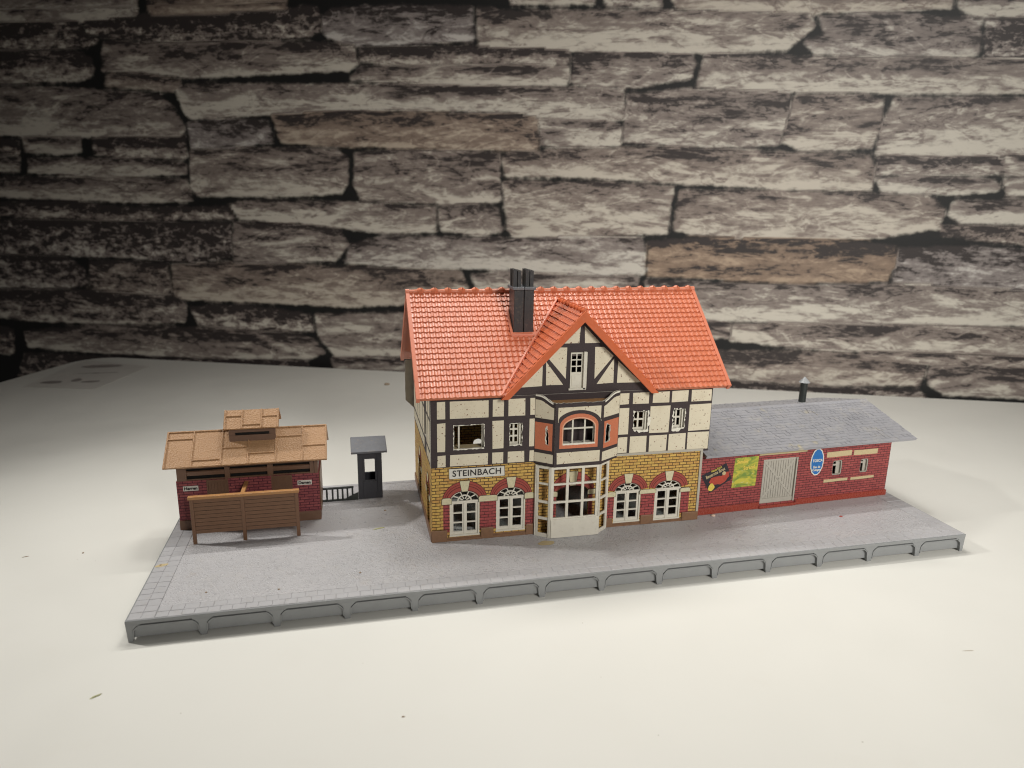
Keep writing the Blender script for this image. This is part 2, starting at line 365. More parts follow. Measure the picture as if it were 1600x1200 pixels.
# ------------------------------------------------------------------ wall covered in stone-print wallpaper
WO = Vector((27.0389, 37.2934, 0)); WYAW = -0.37335
STONES = """-52.9 33.9 -39.3 33.6 -39.3 32.3 -42.4 32 -48.3 32.1 -53.3 32.1|0.62,0
-38 33.6 -24.6 33.3 -25 32.6 -30.7 32.5 -33.8 32.3 -37.9 32.4|0.45,0.5
-44.6 31.5 -39.5 31.8 -32.6 31.8 -22 32.1 -21.7 30.4 -23 29.8 -31 29.5 -37.9 29.7 -42.6 30.2 -44.5 30.5|0.22,0
-53.3 31.6 -45.4 31.5 -44.8 30.3 -43.5 29.8 -44.7 29.3 -53.8 29.1|0.22,0
-21.5 31.2 -20.6 31.9 -14.5 32 -8.3 31.8 -8.1 29.4 -11.7 29.2 -19.5 29.1 -21.3 29.9|0.42,-0.2
-53.8 28.9 -46.1 28.8 -44.4 28.2 -44.4 26.9 -46.1 26.4 -54.3 26.2|0.35,0
-42.9 29.7 -37.9 29.3 -31 29.4 -18.9 29.1 -18.6 27.5 -19.3 27.1 -28.1 26.8 -34.4 26.6 -38.2 27 -43.2 27.3|0.5,0.1
-42.8 26.8 -39.5 26.8 -35.7 26.3 -35.9 25.5 -39.6 25.6 -43.2 26|0.5,0.3
-54.4 25.9 -47.6 25.6 -41 25.2 -37.8 24.9 -36.6 23.8 -35.7 22.1 -36.2 21.4 -44.8 21.4 -51 21.5 -55.1 21.7|0.6,0
-35.1 22.5 -31.6 22.8 -27.3 22.7 -27 21 -31.8 20.4 -35 20.4|0.4,-0.2
-55.2 21.2 -53.2 20.9 -53.4 19.7 -55.5 19.9|0.25,0.2
-52.6 21.2 -46.6 21.1 -46.6 20.1 -48.5 19.8 -52.6 20|0.55,0
-45.2 21 -41.5 21.3 -35.7 21.3 -35.8 19.5 -41.8 19.4 -45.1 19.8|0.35,0
-55.6 19.3 -53.5 19.3 -53.6 18.2 -55.8 18.1|0.5,0
-52.4 19.2 -45.2 19.2 -41.8 19.4 -35.8 18.8 -35.9 18.1 -43.7 17.7 -52.6 18.1|0.6,0
-35.1 20 -28.6 20.3 -20.8 20.2 -19.9 19.4 -19.9 17.7 -20.4 16.5 -25.7 16.2 -34.8 16.1 -35.4 16.9|0.55,0.15
-18.9 19.9 -13.3 20.2 -5.8 19.9 -5.6 16 -10.4 15.7 -18.5 16 -19.1 17.1|0.5,0.15
-55.9 17.3 -47.1 17.5 -36 17.4 -35.5 15.6 -40.6 15.4 -49.1 15.6 -56.2 15.8|0.65,0.1
-56.4 14.8 -49.2 15.2 -42.3 14.7 -31.6 14.9 -31.4 14 -39.1 13.7 -45.9 13.6 -56.6 13.9|0.3,0
-31.6 15.2 -29 15.5 -19.5 15.5 -11.6 15.2 -11.6 13.2 -16.5 13 -22.7 13.6 -30.7 14|0.68,0.1
-11.1 15 -8.9 15.6 -5.9 15.2 -5.5 13.4 -7.4 12.9 -11 13.4|0.5,0
-56.7 13.1 -49.5 13.4 -45 13.2 -31.8 13.4 -31.9 10.4 -36.1 9.7 -42.9 10.1 -50 10.1 -57.2 10.1|0.22,-0.1
-31.4 13.4 -25.9 13.5 -20.8 13 -20.1 11.9 -21.3 10.4 -29.4 9.8 -31.6 9.9|0.45,0
-57.3 9.7 -50 9.9 -48.1 8.7 -47.9 7.1 -54.2 6.6 -57.9 6.6|0.3,-0.1
-47.1 9.4 -43 9.6 -38.9 9.3 -38.7 6.4 -43.4 6.3 -47.3 6.8|0.35,0.2
-38.2 9.3 -32.1 9.6 -22.9 9.6 -9.2 9.5 -8.6 8 -10.4 6.8 -19.9 6 -29.7 6.1 -38.2 6.1|0.55,0.35
-58 6.1 -48.7 6.4 -37.9 6.2 -37.2 5.5 -37.6 3.8 -45.6 3.3 -54.7 3.3 -58.4 3.8|0.35,0
-36.6 5.2 -31.4 5.6 -24.2 4.9 -24.1 3.5 -29.9 3.2 -36 3.6|0.3,0
-23.5 4.9 -14.8 5.4 -7.4 5.7 -7.3 1.7 -21.7 1 -23.3 2.9|0.65,0.1
-55.7 1.9 -47.5 2.9 -36.8 3.1 -26.6 3.1 -24 2.5 -23 1.3 -24.7 0.6 -37.1 0.2 -47.8 0.2 -55.6 0.5|0.45,0.1
-58.5 3.1 -57.2 2.1 -57.6 -0.3 -59.2 -0.7|0.3,0.2
-22.1 0.7 -14.9 1 -7.3 1.4 -7.3 0.1 -21.8 -0.4|0.5,0
-56.1 -0.4 -40.7 -0.3 -25.1 0.2 -23.5 -1.3 -57.4 -3.4|0.3,0
-7.1 5.8 -1.3 6.2 1.6 6 1.6 3.3 -4.3 2.5 -7 2.5|0.6,0.1
1.9 6.2 7.4 6.1 7.9 3.3 4.7 3 1.9 3.3|0.42,0.1
-7 1.9 -0.6 2.5 -0.2 -0.4 -7 -1|0.5,0.2
-0 2.5 8.2 2.7 8.5 -0.1 0.1 -0.4|0.62,0
-7.6 31.8 -4.7 31.4 -1.2 31.3 13.6 31 19.3 30.6 19.7 29.9 17.9 28.3 11.3 28.1 0.8 28.4 -7.5 28.9|0.7,0.15
-18.1 28.8 -4.7 28.6 -0 28.4 0.2 27.3 -4.7 27.5 -10.3 27.4 -16.1 27.5 -18.2 27.9|0.35,0.1
-18.1 27.1 -4.7 27.2 0.2 27 0.1 25.7 -4.6 25.7 -10.9 25.8 -19 26.3|0.68,0.1
-36.1 25.8 -28.2 25.8 -22.1 25.7 -14.6 25.7 -4.6 25.4 4.8 25.2 5.1 23 3.7 22.8 -2.1 23.1 -4.6 23.6 -13.2 23.7 -19.2 23.8 -25.3 23.5 -34.8 23 -35.5 23.7|0.66,0.05
-26.7 23.2 -20.7 23.5 -14.7 23.3 -4.6 23.2 -2.5 22.9 -2.3 20.5 -4.6 20.4 -10.3 20.4 -16.3 20.6 -22.3 20.7 -26 21|0.45,0.55
-5.3 19.7 -4.5 20 1.1 20.3 9.3 20.5 18.5 20.1 25.1 19.9 25.6 19.1 25.7 17.4 20.1 17.3 9.5 17.8 1.2 18.2 -5.1 18.2|0.58,0.25
-5.2 17.5 4 17.5 9.5 17.2 9.3 15.6 9.2 13.5 2.8 13.1 -4.4 12.9 -4.7 13.4|0.66,0.2
-19.7 11.6 -16.5 12.5 -4.4 12.5 1.4 12.9 7 12.9 7.5 11.7 7.5 10 2.9 9.6 -7.4 10 -13.5 9.8 -20.3 10.2|0.72,-0.12
-8 9.2 -4.7 9.6 6.9 9.4 7.2 6.8 -4.3 6.4 -7.7 8.1|0.65,0
-4.8 32.8 2.2 32.6 2 32 -4.7 32.1|0.55,0.2
2.9 32.6 7.4 32.5 7.6 31.7 3.3 31.8|0.5,0.1
8.4 32.5 29.8 32 29.7 31.1 21 30.9 13.6 31.2 9 31.5|0.6,0.3
30.4 32 34.9 31.9 35.1 30.3 31.7 30.5 30.4 31.1|0.5,0
20.3 30.5 25.8 30.6 32 30 32.3 27.6 26.2 27.7 20.1 27.9 19.3 28.7 20.6 29.2|0.45,-0.1
32.6 30 35.2 30 35.7 27.3 32.9 27.5|0.25,-0.1
0.7 27.8 6.1 28.1 10.3 27.9 10.6 27.2 10.4 26.2 6.3 25.5 2.2 25.5 0.6 25.9|0.45,0
11.6 27.9 18.9 27.5 35.7 27.1 36.1 24.8 29 24.9 16.7 25.1 11.1 25.5 11.2 26.4|0.68,0.1
-2.1 22.8 3.7 22.8 4.8 22.1 4.8 20.8 1.1 20.7 -1.9 20.8|0.58,0.05
5.3 24.7 10.3 25.1 18.2 24.9 18.6 23.9 18.1 22.1 17.9 20.9 11.9 20.7 5.2 21.1|0.45,0.05
19 24.6 24.2 24.6 25.6 24.1 25.8 22.2 25.2 20.7 19.7 20.5 18.4 21.1 18.7 23.1|0.58,0.2
26.7 24.3 29.8 24.3 36.2 24.3 36.9 20.3 32.2 20.1 25.9 20.2 25.9 22.2|0.66,0.1
26.1 19.9 34.6 20.1 35.4 19.5 35.4 18.7 31.2 18.6 26 18.6|0.38,0
35.7 20 37 20 37.2 18.4 35.8 18.6|0.5,0
26.1 18.1 28.8 18.4 34.9 18.1 35.5 17.5 32.7 17.1 26.7 17.2|0.65,0
35.9 18.1 37.3 18.3 37.5 17 36.3 17.1|0.5,0
10.3 16.9 17.5 17 30.3 16.7 31.5 15.9 31.4 14.4 27 13.5 20.5 13.2 15.2 13.2 10 13.7|0.6,0.25
32.3 16.4 37.6 16.5 37.9 14.9 33 14.8 32.2 15.4|0.7,0
31.8 14.4 38 14.2 38.2 12.9 31.9 13.7|0.35,0.2
7.9 12.5 12.5 13 20.5 13.1 28.1 12.7 28.6 11.9 27.9 9.9 20.9 9.5 12.8 9.7 8 9.8|0.42,0.85
28.7 12.5 33.3 12.7 38.3 12.4 38.8 9.5 33.8 9.5 28.6 9.8|0.38,-0.2
7.8 9.1 12.8 9.1 21 9.1 31.3 9.6 38.9 9 39.3 6.6 31.8 6.3 21.3 6 8 6|0.62,0
15.6 5.5 21.3 5.9 31.8 6 39.4 6.1 39.8 3.9 32.2 3.9 24.3 3.7 15.7 4.2|0.55,0.15
8.6 5.4 15.4 5.5 15.2 4.5 8.7 3.9|0.5,0.2
26.7 3.6 34.8 3.8 39.8 3.6 40 2.8 32.9 2.7 27 3.1|0.5,0.2
8.7 3.2 14.5 3 24.3 3.3 29.7 3.1 32.1 2.4 31.8 0.9 21.9 0.4 15.8 0.7 8.9 0.9|0.45,0.25
32.6 2.4 36.2 2.9 40 2.5 40.4 0.2 34 0.2 32.6 1.1|0.5,0.15
8.9 0.3 15.8 0.2 24.7 0.1 31.9 0.2 32.8 -0.5 9 -1.2|0.3,0.1"""
def build_wall():
    polys = []
    for l in STONES.split('\n'):
        a, t = l.split('|'); v = [float(q) for q in a.split()]; tone, tint = map(float, t.split(','))
        P = np.array(v).reshape(-1, 2); zc = np.clip(P[:, 1], -8, 40)
        P[:, 0] += np.where(P[:, 0] > 34.7+(31.4-zc)*.178-.7, 4.0, 0)-np.where(P[:, 0] < -52.7-(33.4-zc)*.181+.7, 4.0, 0)   # stones cut by the field's border run on
        polys.append((P, tone, tint))
    U0, U1, Z0, Z1 = -57.0, 38.5, -4.5, 32.6          # the paper's print repeats beyond this field
    allp = list(polys)
    for fu, fz in ((1, 0), (2, 0), (0, 1), (1, 1), (2, 1), (0, 2), (1, 2), (2, 2)):
        for P, tone, tint in polys:
            Q = P.copy()
            if fu == 1: Q[:, 0] = 2*(38.7+(31.4-np.clip(P[:, 1], -8, 40))*.178)-Q[:, 0]
            if fu == 2: Q[:, 0] = 2*(-56.7-(33.4-np.clip(P[:, 1], -8, 40))*.181)-Q[:, 0]
            if fz == 1: Q[:, 1] = 2*Z1-Q[:, 1]
            if fz == 2: Q[:, 1] = 2*Z0-Q[:, 1]
            allp.append((Q, tone, tint))
    u = np.concatenate([np.arange(-150, -62, 1.0), np.arange(-62, 44, .22), np.arange(44, 110.1, 1.0)])
    z = np.concatenate([np.arange(-75, -8, 1.5), np.arange(-8, 36, .22), np.arange(36, 100.1, 1.5)])
    GU, GZ = np.meshgrid(u, z); nz, nu = GU.shape
    edge = np.full(GU.shape, -2.0); shade = np.zeros(GU.shape); tone = np.full(GU.shape, .4); tint = np.zeros(GU.shape); seed = np.zeros(GU.shape)
    rs = np.random.RandomState(3)
    for P, tn, ti in allp:
        sd = rs.rand()
        if P[:, 0].max() < u[0] or P[:, 0].min() > u[-1] or P[:, 1].max() < z[0] or P[:, 1].min() > z[-1]: continue
        i0, i1 = np.searchsorted(u, [P[:, 0].min()-1.2, P[:, 0].max()+1.2]); j0, j1 = np.searchsorted(z, [P[:, 1].min()-1.2, P[:, 1].max()+1.2])
        if i1 <= i0 or j1 <= j0: continue
        X = GU[j0:j1, i0:i1]; Y = GZ[j0:j1, i0:i1]; d = np.full(X.shape, 1e9); ins = np.zeros(X.shape, bool)
        for k in range(len(P)):
            a = P[k]; b = P[(k+1) % len(P)]; e = b-a; L2 = (e**2).sum()+1e-9
            t = np.clip(((X-a[0])*e[0]+(Y-a[1])*e[1])/L2, 0, 1)
            d = np.minimum(d, np.hypot(X-a[0]-t*e[0], Y-a[1]-t*e[1]))
            c = ((a[1] > Y) != (b[1] > Y)) & (X < (b[0]-a[0])*(Y-a[1])/(b[1]-a[1]+1e-12)+a[0]); ins ^= c
        s = np.where(ins, d, -d); cur = edge[j0:j1, i0:i1]; m = s > cur
        cur[m] = s[m]
        for arr, val in ((tone, tn), (tint, ti), (seed, sd)): arr[j0:j1, i0:i1][m] = val
    g = np.gradient(edge, axis=0)/np.gradient(z)[:, None]; shade = np.clip(g, -1, 1)*np.exp(-np.clip(edge, 0, 9)/.75)*(edge > -.6)
    shade = np.where(shade < 0, shade*1.0, shade*.8)
    me = bpy.data.meshes.new('wall'); n = nu*nz
    co = np.stack([GU.ravel(), np.zeros(n), GZ.ravel()], 1)
    idx = np.arange(n).reshape(nz, nu); q = np.stack([idx[:-1, :-1], idx[:-1, 1:], idx[1:, 1:], idx[1:, :-1]], -1).reshape(-1, 4)
    # a plaster back with real thickness
    bk = np.array([[u[0], 6, z[0]], [u[-1], 6, z[0]], [u[-1], 6, z[-1]], [u[0], 6, z[-1]]]); co = np.vstack([co, bk])
    c = [idx[0, 0], idx[0, -1], idx[-1, -1], idx[-1, 0]]; b = [n, n+1, n+2, n+3]
    faces = q.tolist()+[[b[3], b[2], b[1], b[0]], [int(c[0]), b[0], b[1], int(c[1])], [int(c[1]), b[1], b[2], int(c[2])], [int(c[2]), b[2], b[3], int(c[3])], [int(c[3]), b[3], b[0], int(c[0])]]
    me.from_pydata(co.tolist(), [], faces)
    for nm, arr in (('edge', edge), ('tone', tone), ('tint', tint), ('seed', seed), ('shade', shade)):
        A = me.attributes.new(nm, 'FLOAT', 'POINT'); A.data.foreach_set('value', np.concatenate([arr.ravel(), np.zeros(4)]).astype(np.float32))
    me.materials.append(MAT['wallp']); me.update()
    o = bpy.data.objects.new('wall', me); COL.objects.link(o); o.location = WO; o.rotation_euler = (0, 0, WYAW)
    tag(o, 'dark grey and brown stone-print wallpaper covering the wall behind the table', 'wall', kind='structure')
build_wall()
# ------------------------------------------------------------------ table
H = 0.87
EA = Vector((math.cos(WYAW), math.sin(WYAW), 0)); EB = Vector((math.sin(WYAW), -math.cos(WYAW), 0))   # along the wall, away from it
def tpt(a, b, z=0): return WO+EA*a+EB*b+Vector((0, 0, z))
def build_table():
    a0, a1, b0, b1, r = -47.2, 95.0, 1.2, 78.0, 3.2; loop = []
    for cx, cy, s in ((a0+r, b1-r, 90), (a0+r, b0+r, 180), (a1-r, b0+r, 270), (a1-r, b1-r, 0)):
        loop += [(cx+r*math.cos(R(s+90*i/8)), cy+r*math.sin(R(s+90*i/8))) for i in range(9)]
    m = MB(); m.plate(loop, [], 2.2, 'table', O=WO, eu=EA, ev=EB, en=(0, 0, 1))
    o = m.build('table', bevel=.12)
    tag(o, 'white table with a rounded back corner carrying the model railway station', 'table')
build_table()

def build_sheet():
    m = MB(); P = [Vector((-18.9, 40.6, 0)), Vector((-12.9, 38.8, 0)), Vector((-10.6, 47.4, 0)), Vector((-17.6, 51.6, 0))]
    m.hexa([p+Vector((0, 0, .004)) for p in P], [p+Vector((0, 0, .03)) for p in P], 'sheet')
    for cx, cy, rx, ry in ((-15.0, 48.2, 1.9, .75), (-17.2, 42.1, .9, .55), (-15.4, 42.6, .45, .65), (-14.0, 41.8, .75, .35), (-14.6, 45.2, 2.0, .12)):
        lp = rough_loop([(cx+rx*math.cos(t*.7), cy+ry*math.sin(t*.7)) for t in range(9)], .09, .4)
        m.plate(lp, [], .004, 'sheetd', O=(0, 0, .036), eu=(1, 0, 0), ev=(0, 1, 0), en=(0, 0, 1))
    tag(m.build('paper_sheet'), 'pale glossy paper sheet with dark blotches lying on the far left table corner', 'paper')
build_sheet()

# ------------------------------------------------------------------ grey base of the model
def build_base():
    B = thing('model_base', 'long grey plastic platform base with a bracketed front edge under the model buildings', 'model base', (0, 0, 0))
    m = MB(); m.box(0, 36, 0, 11.6, .71, .86, 'base'); m.box(.11, 35.89, .11, 11.49, .14, .709, 'base'); m.build('platform', B, bevel=.015)
    m = MB(); g = .97
    m.box(g, 36-g, .82, 11.25, .8605, .868, 'deck'); m.build('cobbled_deck', B)
    m = MB()
    def stone(x0, x1, y0, y1):
        h = .879+random.uniform(-.004, .004); j = .012
        b = [(x0, y0, .8605), (x1, y0, .8605), (x1, y1, .8605), (x0, y1, .8605)]; k = .013
        t = [(x0+k+random.uniform(0, j), y0+k, h), (x1-k-random.uniform(0, j), y0+k, h), (x1-k, y1-k-random.uniform(0, j), h), (x0+k, y1-k-random.uniform(0, j), h)]
        m.hexa(b, t, 'paver')
    x = .98
    while x < 35.0:
        wd = random.uniform(.42, .52); stone(x, min(x+wd, 35.02), .06, .43); x += wd
    x = .98
    while x < 35.0:
        wd = random.uniform(.42, .52); stone(x, min(x+wd, 35.02), .43, .81); x += wd
    x = .98
    while x < 35.0:
        wd = random.uniform(.42, .52); stone(x, min(x+wd, 35.02), 11.26, 11.56); x += wd
    for xa, xb in ((.05, .5), (.5, .96), (35.04, 35.5), (35.5, 35.95)):
        y = .06
        while y < 11.5:
            wd = random.uniform(.38, .5); stone(xa, xb, y, min(y+wd, 11.55)); y += wd
    m.build('paving_border', B)
    for i in range(15):
        x = i*36/14; l = [(-.36, .711), (-.36, .68), (-.28, .64), (-.15, .5), (-.115, .0), (.115, .0), (.15, .5), (.28, .64), (.36, .68), (.36, .711)]
        if i == 0: l = [(.0, .709), (.04, .0), (.2, .0), (.22, .45), (.34, .62), (.5, .68), (.5, .709)]
        if i == 14: l = [(-.5, .709), (-.5, .68), (-.34, .62), (-.22, .45), (-.2, .0), (-.04, .0), (.0, .709)]
        m = MB(); m.plate([(x+a, b) for a, b in l], [], .20, 'base', O=(0, .012, 0)); m.build('bracket', B, bevel=.03)
    for i in range(14):   # raised rim round each recessed front panel
        xa, xb = i*36/14, (i+1)*36/14; la = .2 if i == 0 else .115; lb = .2 if i == 13 else .115
        def rim(e): return [(xa+la+e, .142), (xa+la+.03+e, .46), (xa+la+.14+e, .60-e*.6), (xa+la+.24+e*.6, .665-e), (xb-lb-.24-e*.6, .665-e), (xb-lb-.14-e, .60-e*.6), (xb-lb-.03-e, .46), (xb-lb-e, .142)]
        m = MB(); o, q = rim(0), rim(.035); m.plate(o+q[::-1], [], .19, 'base', O=(0, -.014, 0)); m.build('panel_rim', B)
    for i in range(6):   # short brackets at the two ends
        for X, n in ((.012, -1), (35.988, 1)):
            y = .6+i*2.1; m = MB(); m.plate([(y-.3, .709), (y-.12, .5), (y-.1, 0), (y+.1, 0), (y+.12, .5), (y+.3, .709)], [], .18, 'base', O=(X, 0, 0), eu=(0, 1, 0), ev=(0, 0, 1), en=(n, 0, 0)); m.build('bracket', B)
build_base()

# ------------------------------------------------------------------ tile helper
PAN = [(0, .013), (.16, .002), (.38, 0), (.56, .009), (.70, .040), (.86, .038)]
def tiles(m, O, eu, ev, en, W, L, cols, rows, mat, prof=PAN, step=.05, keep=None, jit=.0):
    O, eu, ev, en = map(Vector, (O, eu, ev, en)); cw, rh = W/cols, L/rows
    P = lambda a, b, h: O+eu*a+ev*b+en*h
    for r in range(rows):
        for c in range(cols):
            if keep and not keep(P((c+.5)*cw, (r+.5)*rh, 0)): continue
            jj = random.uniform(-jit, jit)
            pr = [(c+t, h) for t, h in prof]+[(c+1, prof[0][1])]
            n = len(pr); vs = []
            for t, h in pr:
                sag = -.025*math.sin(math.pi*(t-c)) if prof is PAN else 0
                vs += [P(t*cw, r*rh+sag, -.02), P(t*cw, r*rh+sag, h+step+jj), P(t*cw, (r+1)*rh+.02, h+jj*.3)]
            fs = []
            for i in range(n-1):
                a, b = i*3, i*3+3
                fs += [(a, b, b+1, a+1), (a+1, b+1, b+2, a+2)]
            m.add(vs, fs, mat)

# ------------------------------------------------------------------ station building
FY = 3.98
ST = thing('station_building', 'two storey half-timbered station with red tiled roof and yellow brick ground floor', 'model building', (11.43, FY, H))
SX0, SX1, SYB = 11.43, 24.24, 11.7
L1, L2, R1_, R2_ = (12.22, 13.56, 1.08, 2.70, 3.22), (14.32, 15.66, 1.14, 2.76, 3.24), (19.94, 21.26, 1.05, 2.58, 3.02), (21.98, 23.32, 1.01, 2.56, 3.0)
ARW = [L1, L2, R1_, R2_]
def station_walls():
    m = MB()
    holes = [arch(*a) for a in ARW]+[arch(17.12, 18.66, 1.0, 2.75, 3.1)]
    m.plate(rect(SX0, SX1, H, 4.40), holes, .14, 'ybrick', O=(0, FY, 0))
    m.plate(rect(FY+.14, SYB, H, 4.40), [arch(4.95, 5.85, 1.05, 2.7, 3.25), arch(8.5, 9.5, 1.05, 2.7, 3.25)], .14, 'ybrick', O=(SX0, 0, 0), eu=(0, 1, 0), en=(-1, 0, 0))
    m.plate(rect(FY+.14, SYB, H, 4.40), [], .14, 'ybrick', O=(SX1, 0, 0), eu=(0, 1, 0), en=(1, 0, 0))
    m.plate(rect(SX0+.14, SX1-.14, H, 4.40), [arch(14.6, 15.12, 1.6, 2.8, 3.02)], .14, 'ybrick', O=(0, SYB, 0), en=(0, 1, 0))
    m.build('ground_floor_wall', ST)
    for x0, x1, z0, z1 in ((11.93, 12.21, 1.30, 2.64), (13.57, 14.31, 1.30, 2.66), (15.67, 16.08, 1.30, 2.62), (19.6, 19.93, 1.25, 2.42), (21.27, 21.97, 1.25, 2.45), (23.33, 23.76, 1.25, 2.40), (16.98, 17.11, 1.0, 2.68), (18.67, 18.86, 1.0, 2.68)):
        m = MB(); m.plate(rect(x0, x1, z0, z1), [], .004, 'rpanel', O=(0, FY-.006, 0)); m.build('red_brick_panel', ST)
    def surround(cx, zs, ri, ai, ro, ao, kz, imp, plane=None):
        """printed arch ring with keystone; plane = (O, eu, en) of the wall"""
        O, eu, en = plane or ((0, FY, 0), (1, 0, 0), (0, -1, 0)); en = Vector(en); O = Vector(O)
        m = MB(); n = 18
        def ring(r0, a0, r1, a1, off, mt, t0=6, t1=174):
            lp = [(cx+r1*math.cos(R(t0+(t1-t0)*i/n)), zs+a1*math.sin(R(t0+(t1-t0)*i/n))) for i in range(n+1)]
            lp += [(cx+r0*math.cos(R(t1-(t1-t0)*i/n)), zs+a0*math.sin(R(t1-(t1-t0)*i/n))) for i in range(n+1)]
            m.plate(lp, [], .004, mt, O=O+en*off, eu=eu, en=en)
        ring(ri-.01, ai-.01, ro+.03, ao+.03, .005, 'archd'); ring(ri+.03, ai+.03, ro, ao, .010, 'arch')
        f = .45; ring(ri+(ro-ri)*f, ai+(ao-ai)*f, ri+(ro-ri)*f+.03, ai+(ao-ai)*f+.03, .015, 'archd'); f = .72; ring(ri+(ro-ri)*f, ai+(ao-ai)*f, ri+(ro-ri)*f+.02, ai+(ao-ai)*f+.02, .015, 'archd')
        ka, kb = kz
        kk = lambda e: [(cx-.13-e, ka-e), (cx+.13+e, ka-e), (cx+.22+e, kb+e), (cx-.22-e, kb+e)]
        m.plate(kk(.018), [], .004, 'ink', O=O+en*.020, eu=eu, en=en); m.plate(kk(0), [], .004, 'stone', O=O+en*.025, eu=eu, en=en)
        for x0, x1, z0, z1 in imp:
            lp = lambda e: [(x0-e, z0-e), (x1+e, z0-e), (x1+e, z1+e-.04), (x1-.1, z1+e), (x0+.06, z1+e), (x0-e, z1+e-.06)]
            m.plate(lp(.016), [], .004, 'ink', O=O+en*.020, eu=eu, en=en); m.plate(lp(0), [], .004, 'stone', O=O+en*.025, eu=eu, en=en)
        m.build('stone_arch', ST)
    surround(12.89, 2.78, .66, .44, .98, .88, (3.20, 3.69), [(11.87, 12.30, 2.64, 2.93), (13.52, 14.36, 2.66, 2.93)])
    surround(14.99, 2.80, .66, .44, .95, .89, (3.22, 3.72), [(15.62, 16.08, 2.64, 2.92)])
    surround(20.60, 2.60, .65, .42, .97, .84, (3.00, 3.47), [(19.6, 20.0, 2.38, 2.62), (21.2, 22.02, 2.42, 2.62)])
    surround(22.65, 2.60, .66, .40, .98, .84, (2.98, 3.46), [(23.27, 23.78, 2.36, 2.56)])
    surround(17.89, 2.80, .78, .28, 1.02, .95, (3.10, 3.78), [(16.75, 17.16, 2.62, 2.86), (18.62, 19.1, 2.62, 2.86)])
    for cy in (5.4, 9.0):
        surround(cy, 2.72, .47, .5, .75, .85, (3.22, 3.62), [(cy-.85, cy-.45, 2.55, 2.8), (cy+.45, cy+.85, 2.55, 2.8)], plane=((SX0, 0, 0), (0, 1, 0), (-1, 0, 0)))
    for x0, x1, z1 in ((11.40, 12.10, 1.42), (13.62, 14.20, 1.40), (15.70, 16.2, 1.39), (19.5, 19.88, 1.32), (21.30, 21.95, 1.33), (23.42, 24.27, 1.30)): m = MB(); m.box(x0, x1, FY-.07, FY+.02, H, z1, 'brownp'); m.build('plinth_block', ST, bevel=.02)
    for x0, x1, z1 in ((12.1, 13.62, 1.04), (14.2, 15.7, 1.07), (19.88, 21.3, 1.02), (21.95, 23.42, 1.0)):
        m = MB(); m.box(x0, x1, FY-.05, FY+.02, H, z1-.07, 'brownp'); m.box(x0, x1, FY-.015, FY+.02, z1-.07, z1, 'brownp'); m.build('plinth_sill', ST)
    for a, b in ((SX0-.05, SX0+.02), (SX1-.02, SX1+.05)): m = MB(); m.box(a, b, FY+.03, SYB+.03, H, 1.25, 'brownp'); m.build('side_plinth', ST, bevel=.02)
    m = MB(); m.box(19.3, 24.26, FY-.06, FY+.02, 4.385, 4.50, 'greycard'); m.box(24.15, 24.27, FY-.05, FY+.03, 1.31, 4.38, 'greycard'); m.build('card_edge', ST)
station_walls()

def arched_window(a):
    x0, x1, z0, zs, za = a; y = FY+.06; cx = (x0+x1)/2
    m = MB(); gap = .11; z1 = zs+.02; mid = .075
    holes = []; rows = 3; hz0, hz1 = z0+.16, z1-.10; rh = (hz1-hz0)/rows
    for c in (0, 1):
        a0, a1 = (x0+gap+.03, cx-mid) if c == 0 else (cx+mid, x1-gap-.03)
        for r in range(rows): holes.append(rect(a0+.03, a1-.03, hz0+r*rh+.03, hz0+(r+1)*rh-.03))
    m.plate(rect(x0-.02, x1+.02, z0-.02, z1), holes, .07, 'white', O=(0, y, 0))
    m.box(x0-.01, x0+.07, y-.05, y+.02, z0, z1, 'white'); m.box(x1-.07, x1+.01, y-.05, y+.02, z0, z1, 'white'); m.box(x0-.01, x1+.01, y-.07, y+.02, z0-.02, z0+.06, 'white')
    m.box(x0, x1, y-.035, y-.002, z1-.06, z1+.015, 'white'); m.box(cx-.05, cx+.05, y-.03, y-.002, z0+.06, z1-.06, 'white')
    def ringp(r0, r1, h0, h1, yy):
        n = 16
        lp = [(cx+r1*math.cos(math.pi*i/n), z1+h1*math.sin(math.pi*i/n)) for i in range(n+1)]+[(cx+r0*math.cos(math.pi-math.pi*i/n), z1+h0*math.sin(math.pi*i/n)) for i in range(n+1)]
        m.plate(lp, [], .06, 'white', O=(0, yy, 0))
    rr = (x1-x0)/2; hh = za-z1
    ringp(rr-.06, rr+.02, hh-.06, hh+.02, y); ringp(.27, .33, hh*.48, hh*.48+.055, y-.004)
    for t in (0, 36, 72, 108, 144, 180):
        d = Vector((math.cos(R(t))*rr*.94, 0, math.sin(R(t))*hh*.94)); s_ = Vector((math.cos(R(t))*.1, 0, math.sin(R(t))*.1)); nrm = Vector((-d.z, 0, d.x)).normalized()*.022
        o = Vector((cx, y-.01, z1)); q = [o+s_-nrm, o+d-nrm, o+d+nrm, o+s_+nrm]; m.hexa([p+Vector((0, .05, 0)) for p in q], q, 'white')
    f = m.build('arched_window', ST)
    g = MB(); g.plate(arch(x0, x1, z0, zs, za-.03), [], .01, 'glass', O=(0, y+.075, 0)); p = g.build('pane', f)
for a in ARW: arched_window(a)
def side_door():
    for cy in (5.4, 9.0):
        m = MB(); m.plate(arch(cy-.45, cy+.45, 1.05, 2.7, 3.25), [rect(cy-.33, cy-.04, 1.4, 2.6), rect(cy+.04, cy+.33, 1.4, 2.6)], .06, 'dbrown', O=(SX0+.10, 0, 0), eu=(0, 1, 0), en=(-1, 0, 0)); m.build('side_door', ST)
side_door()

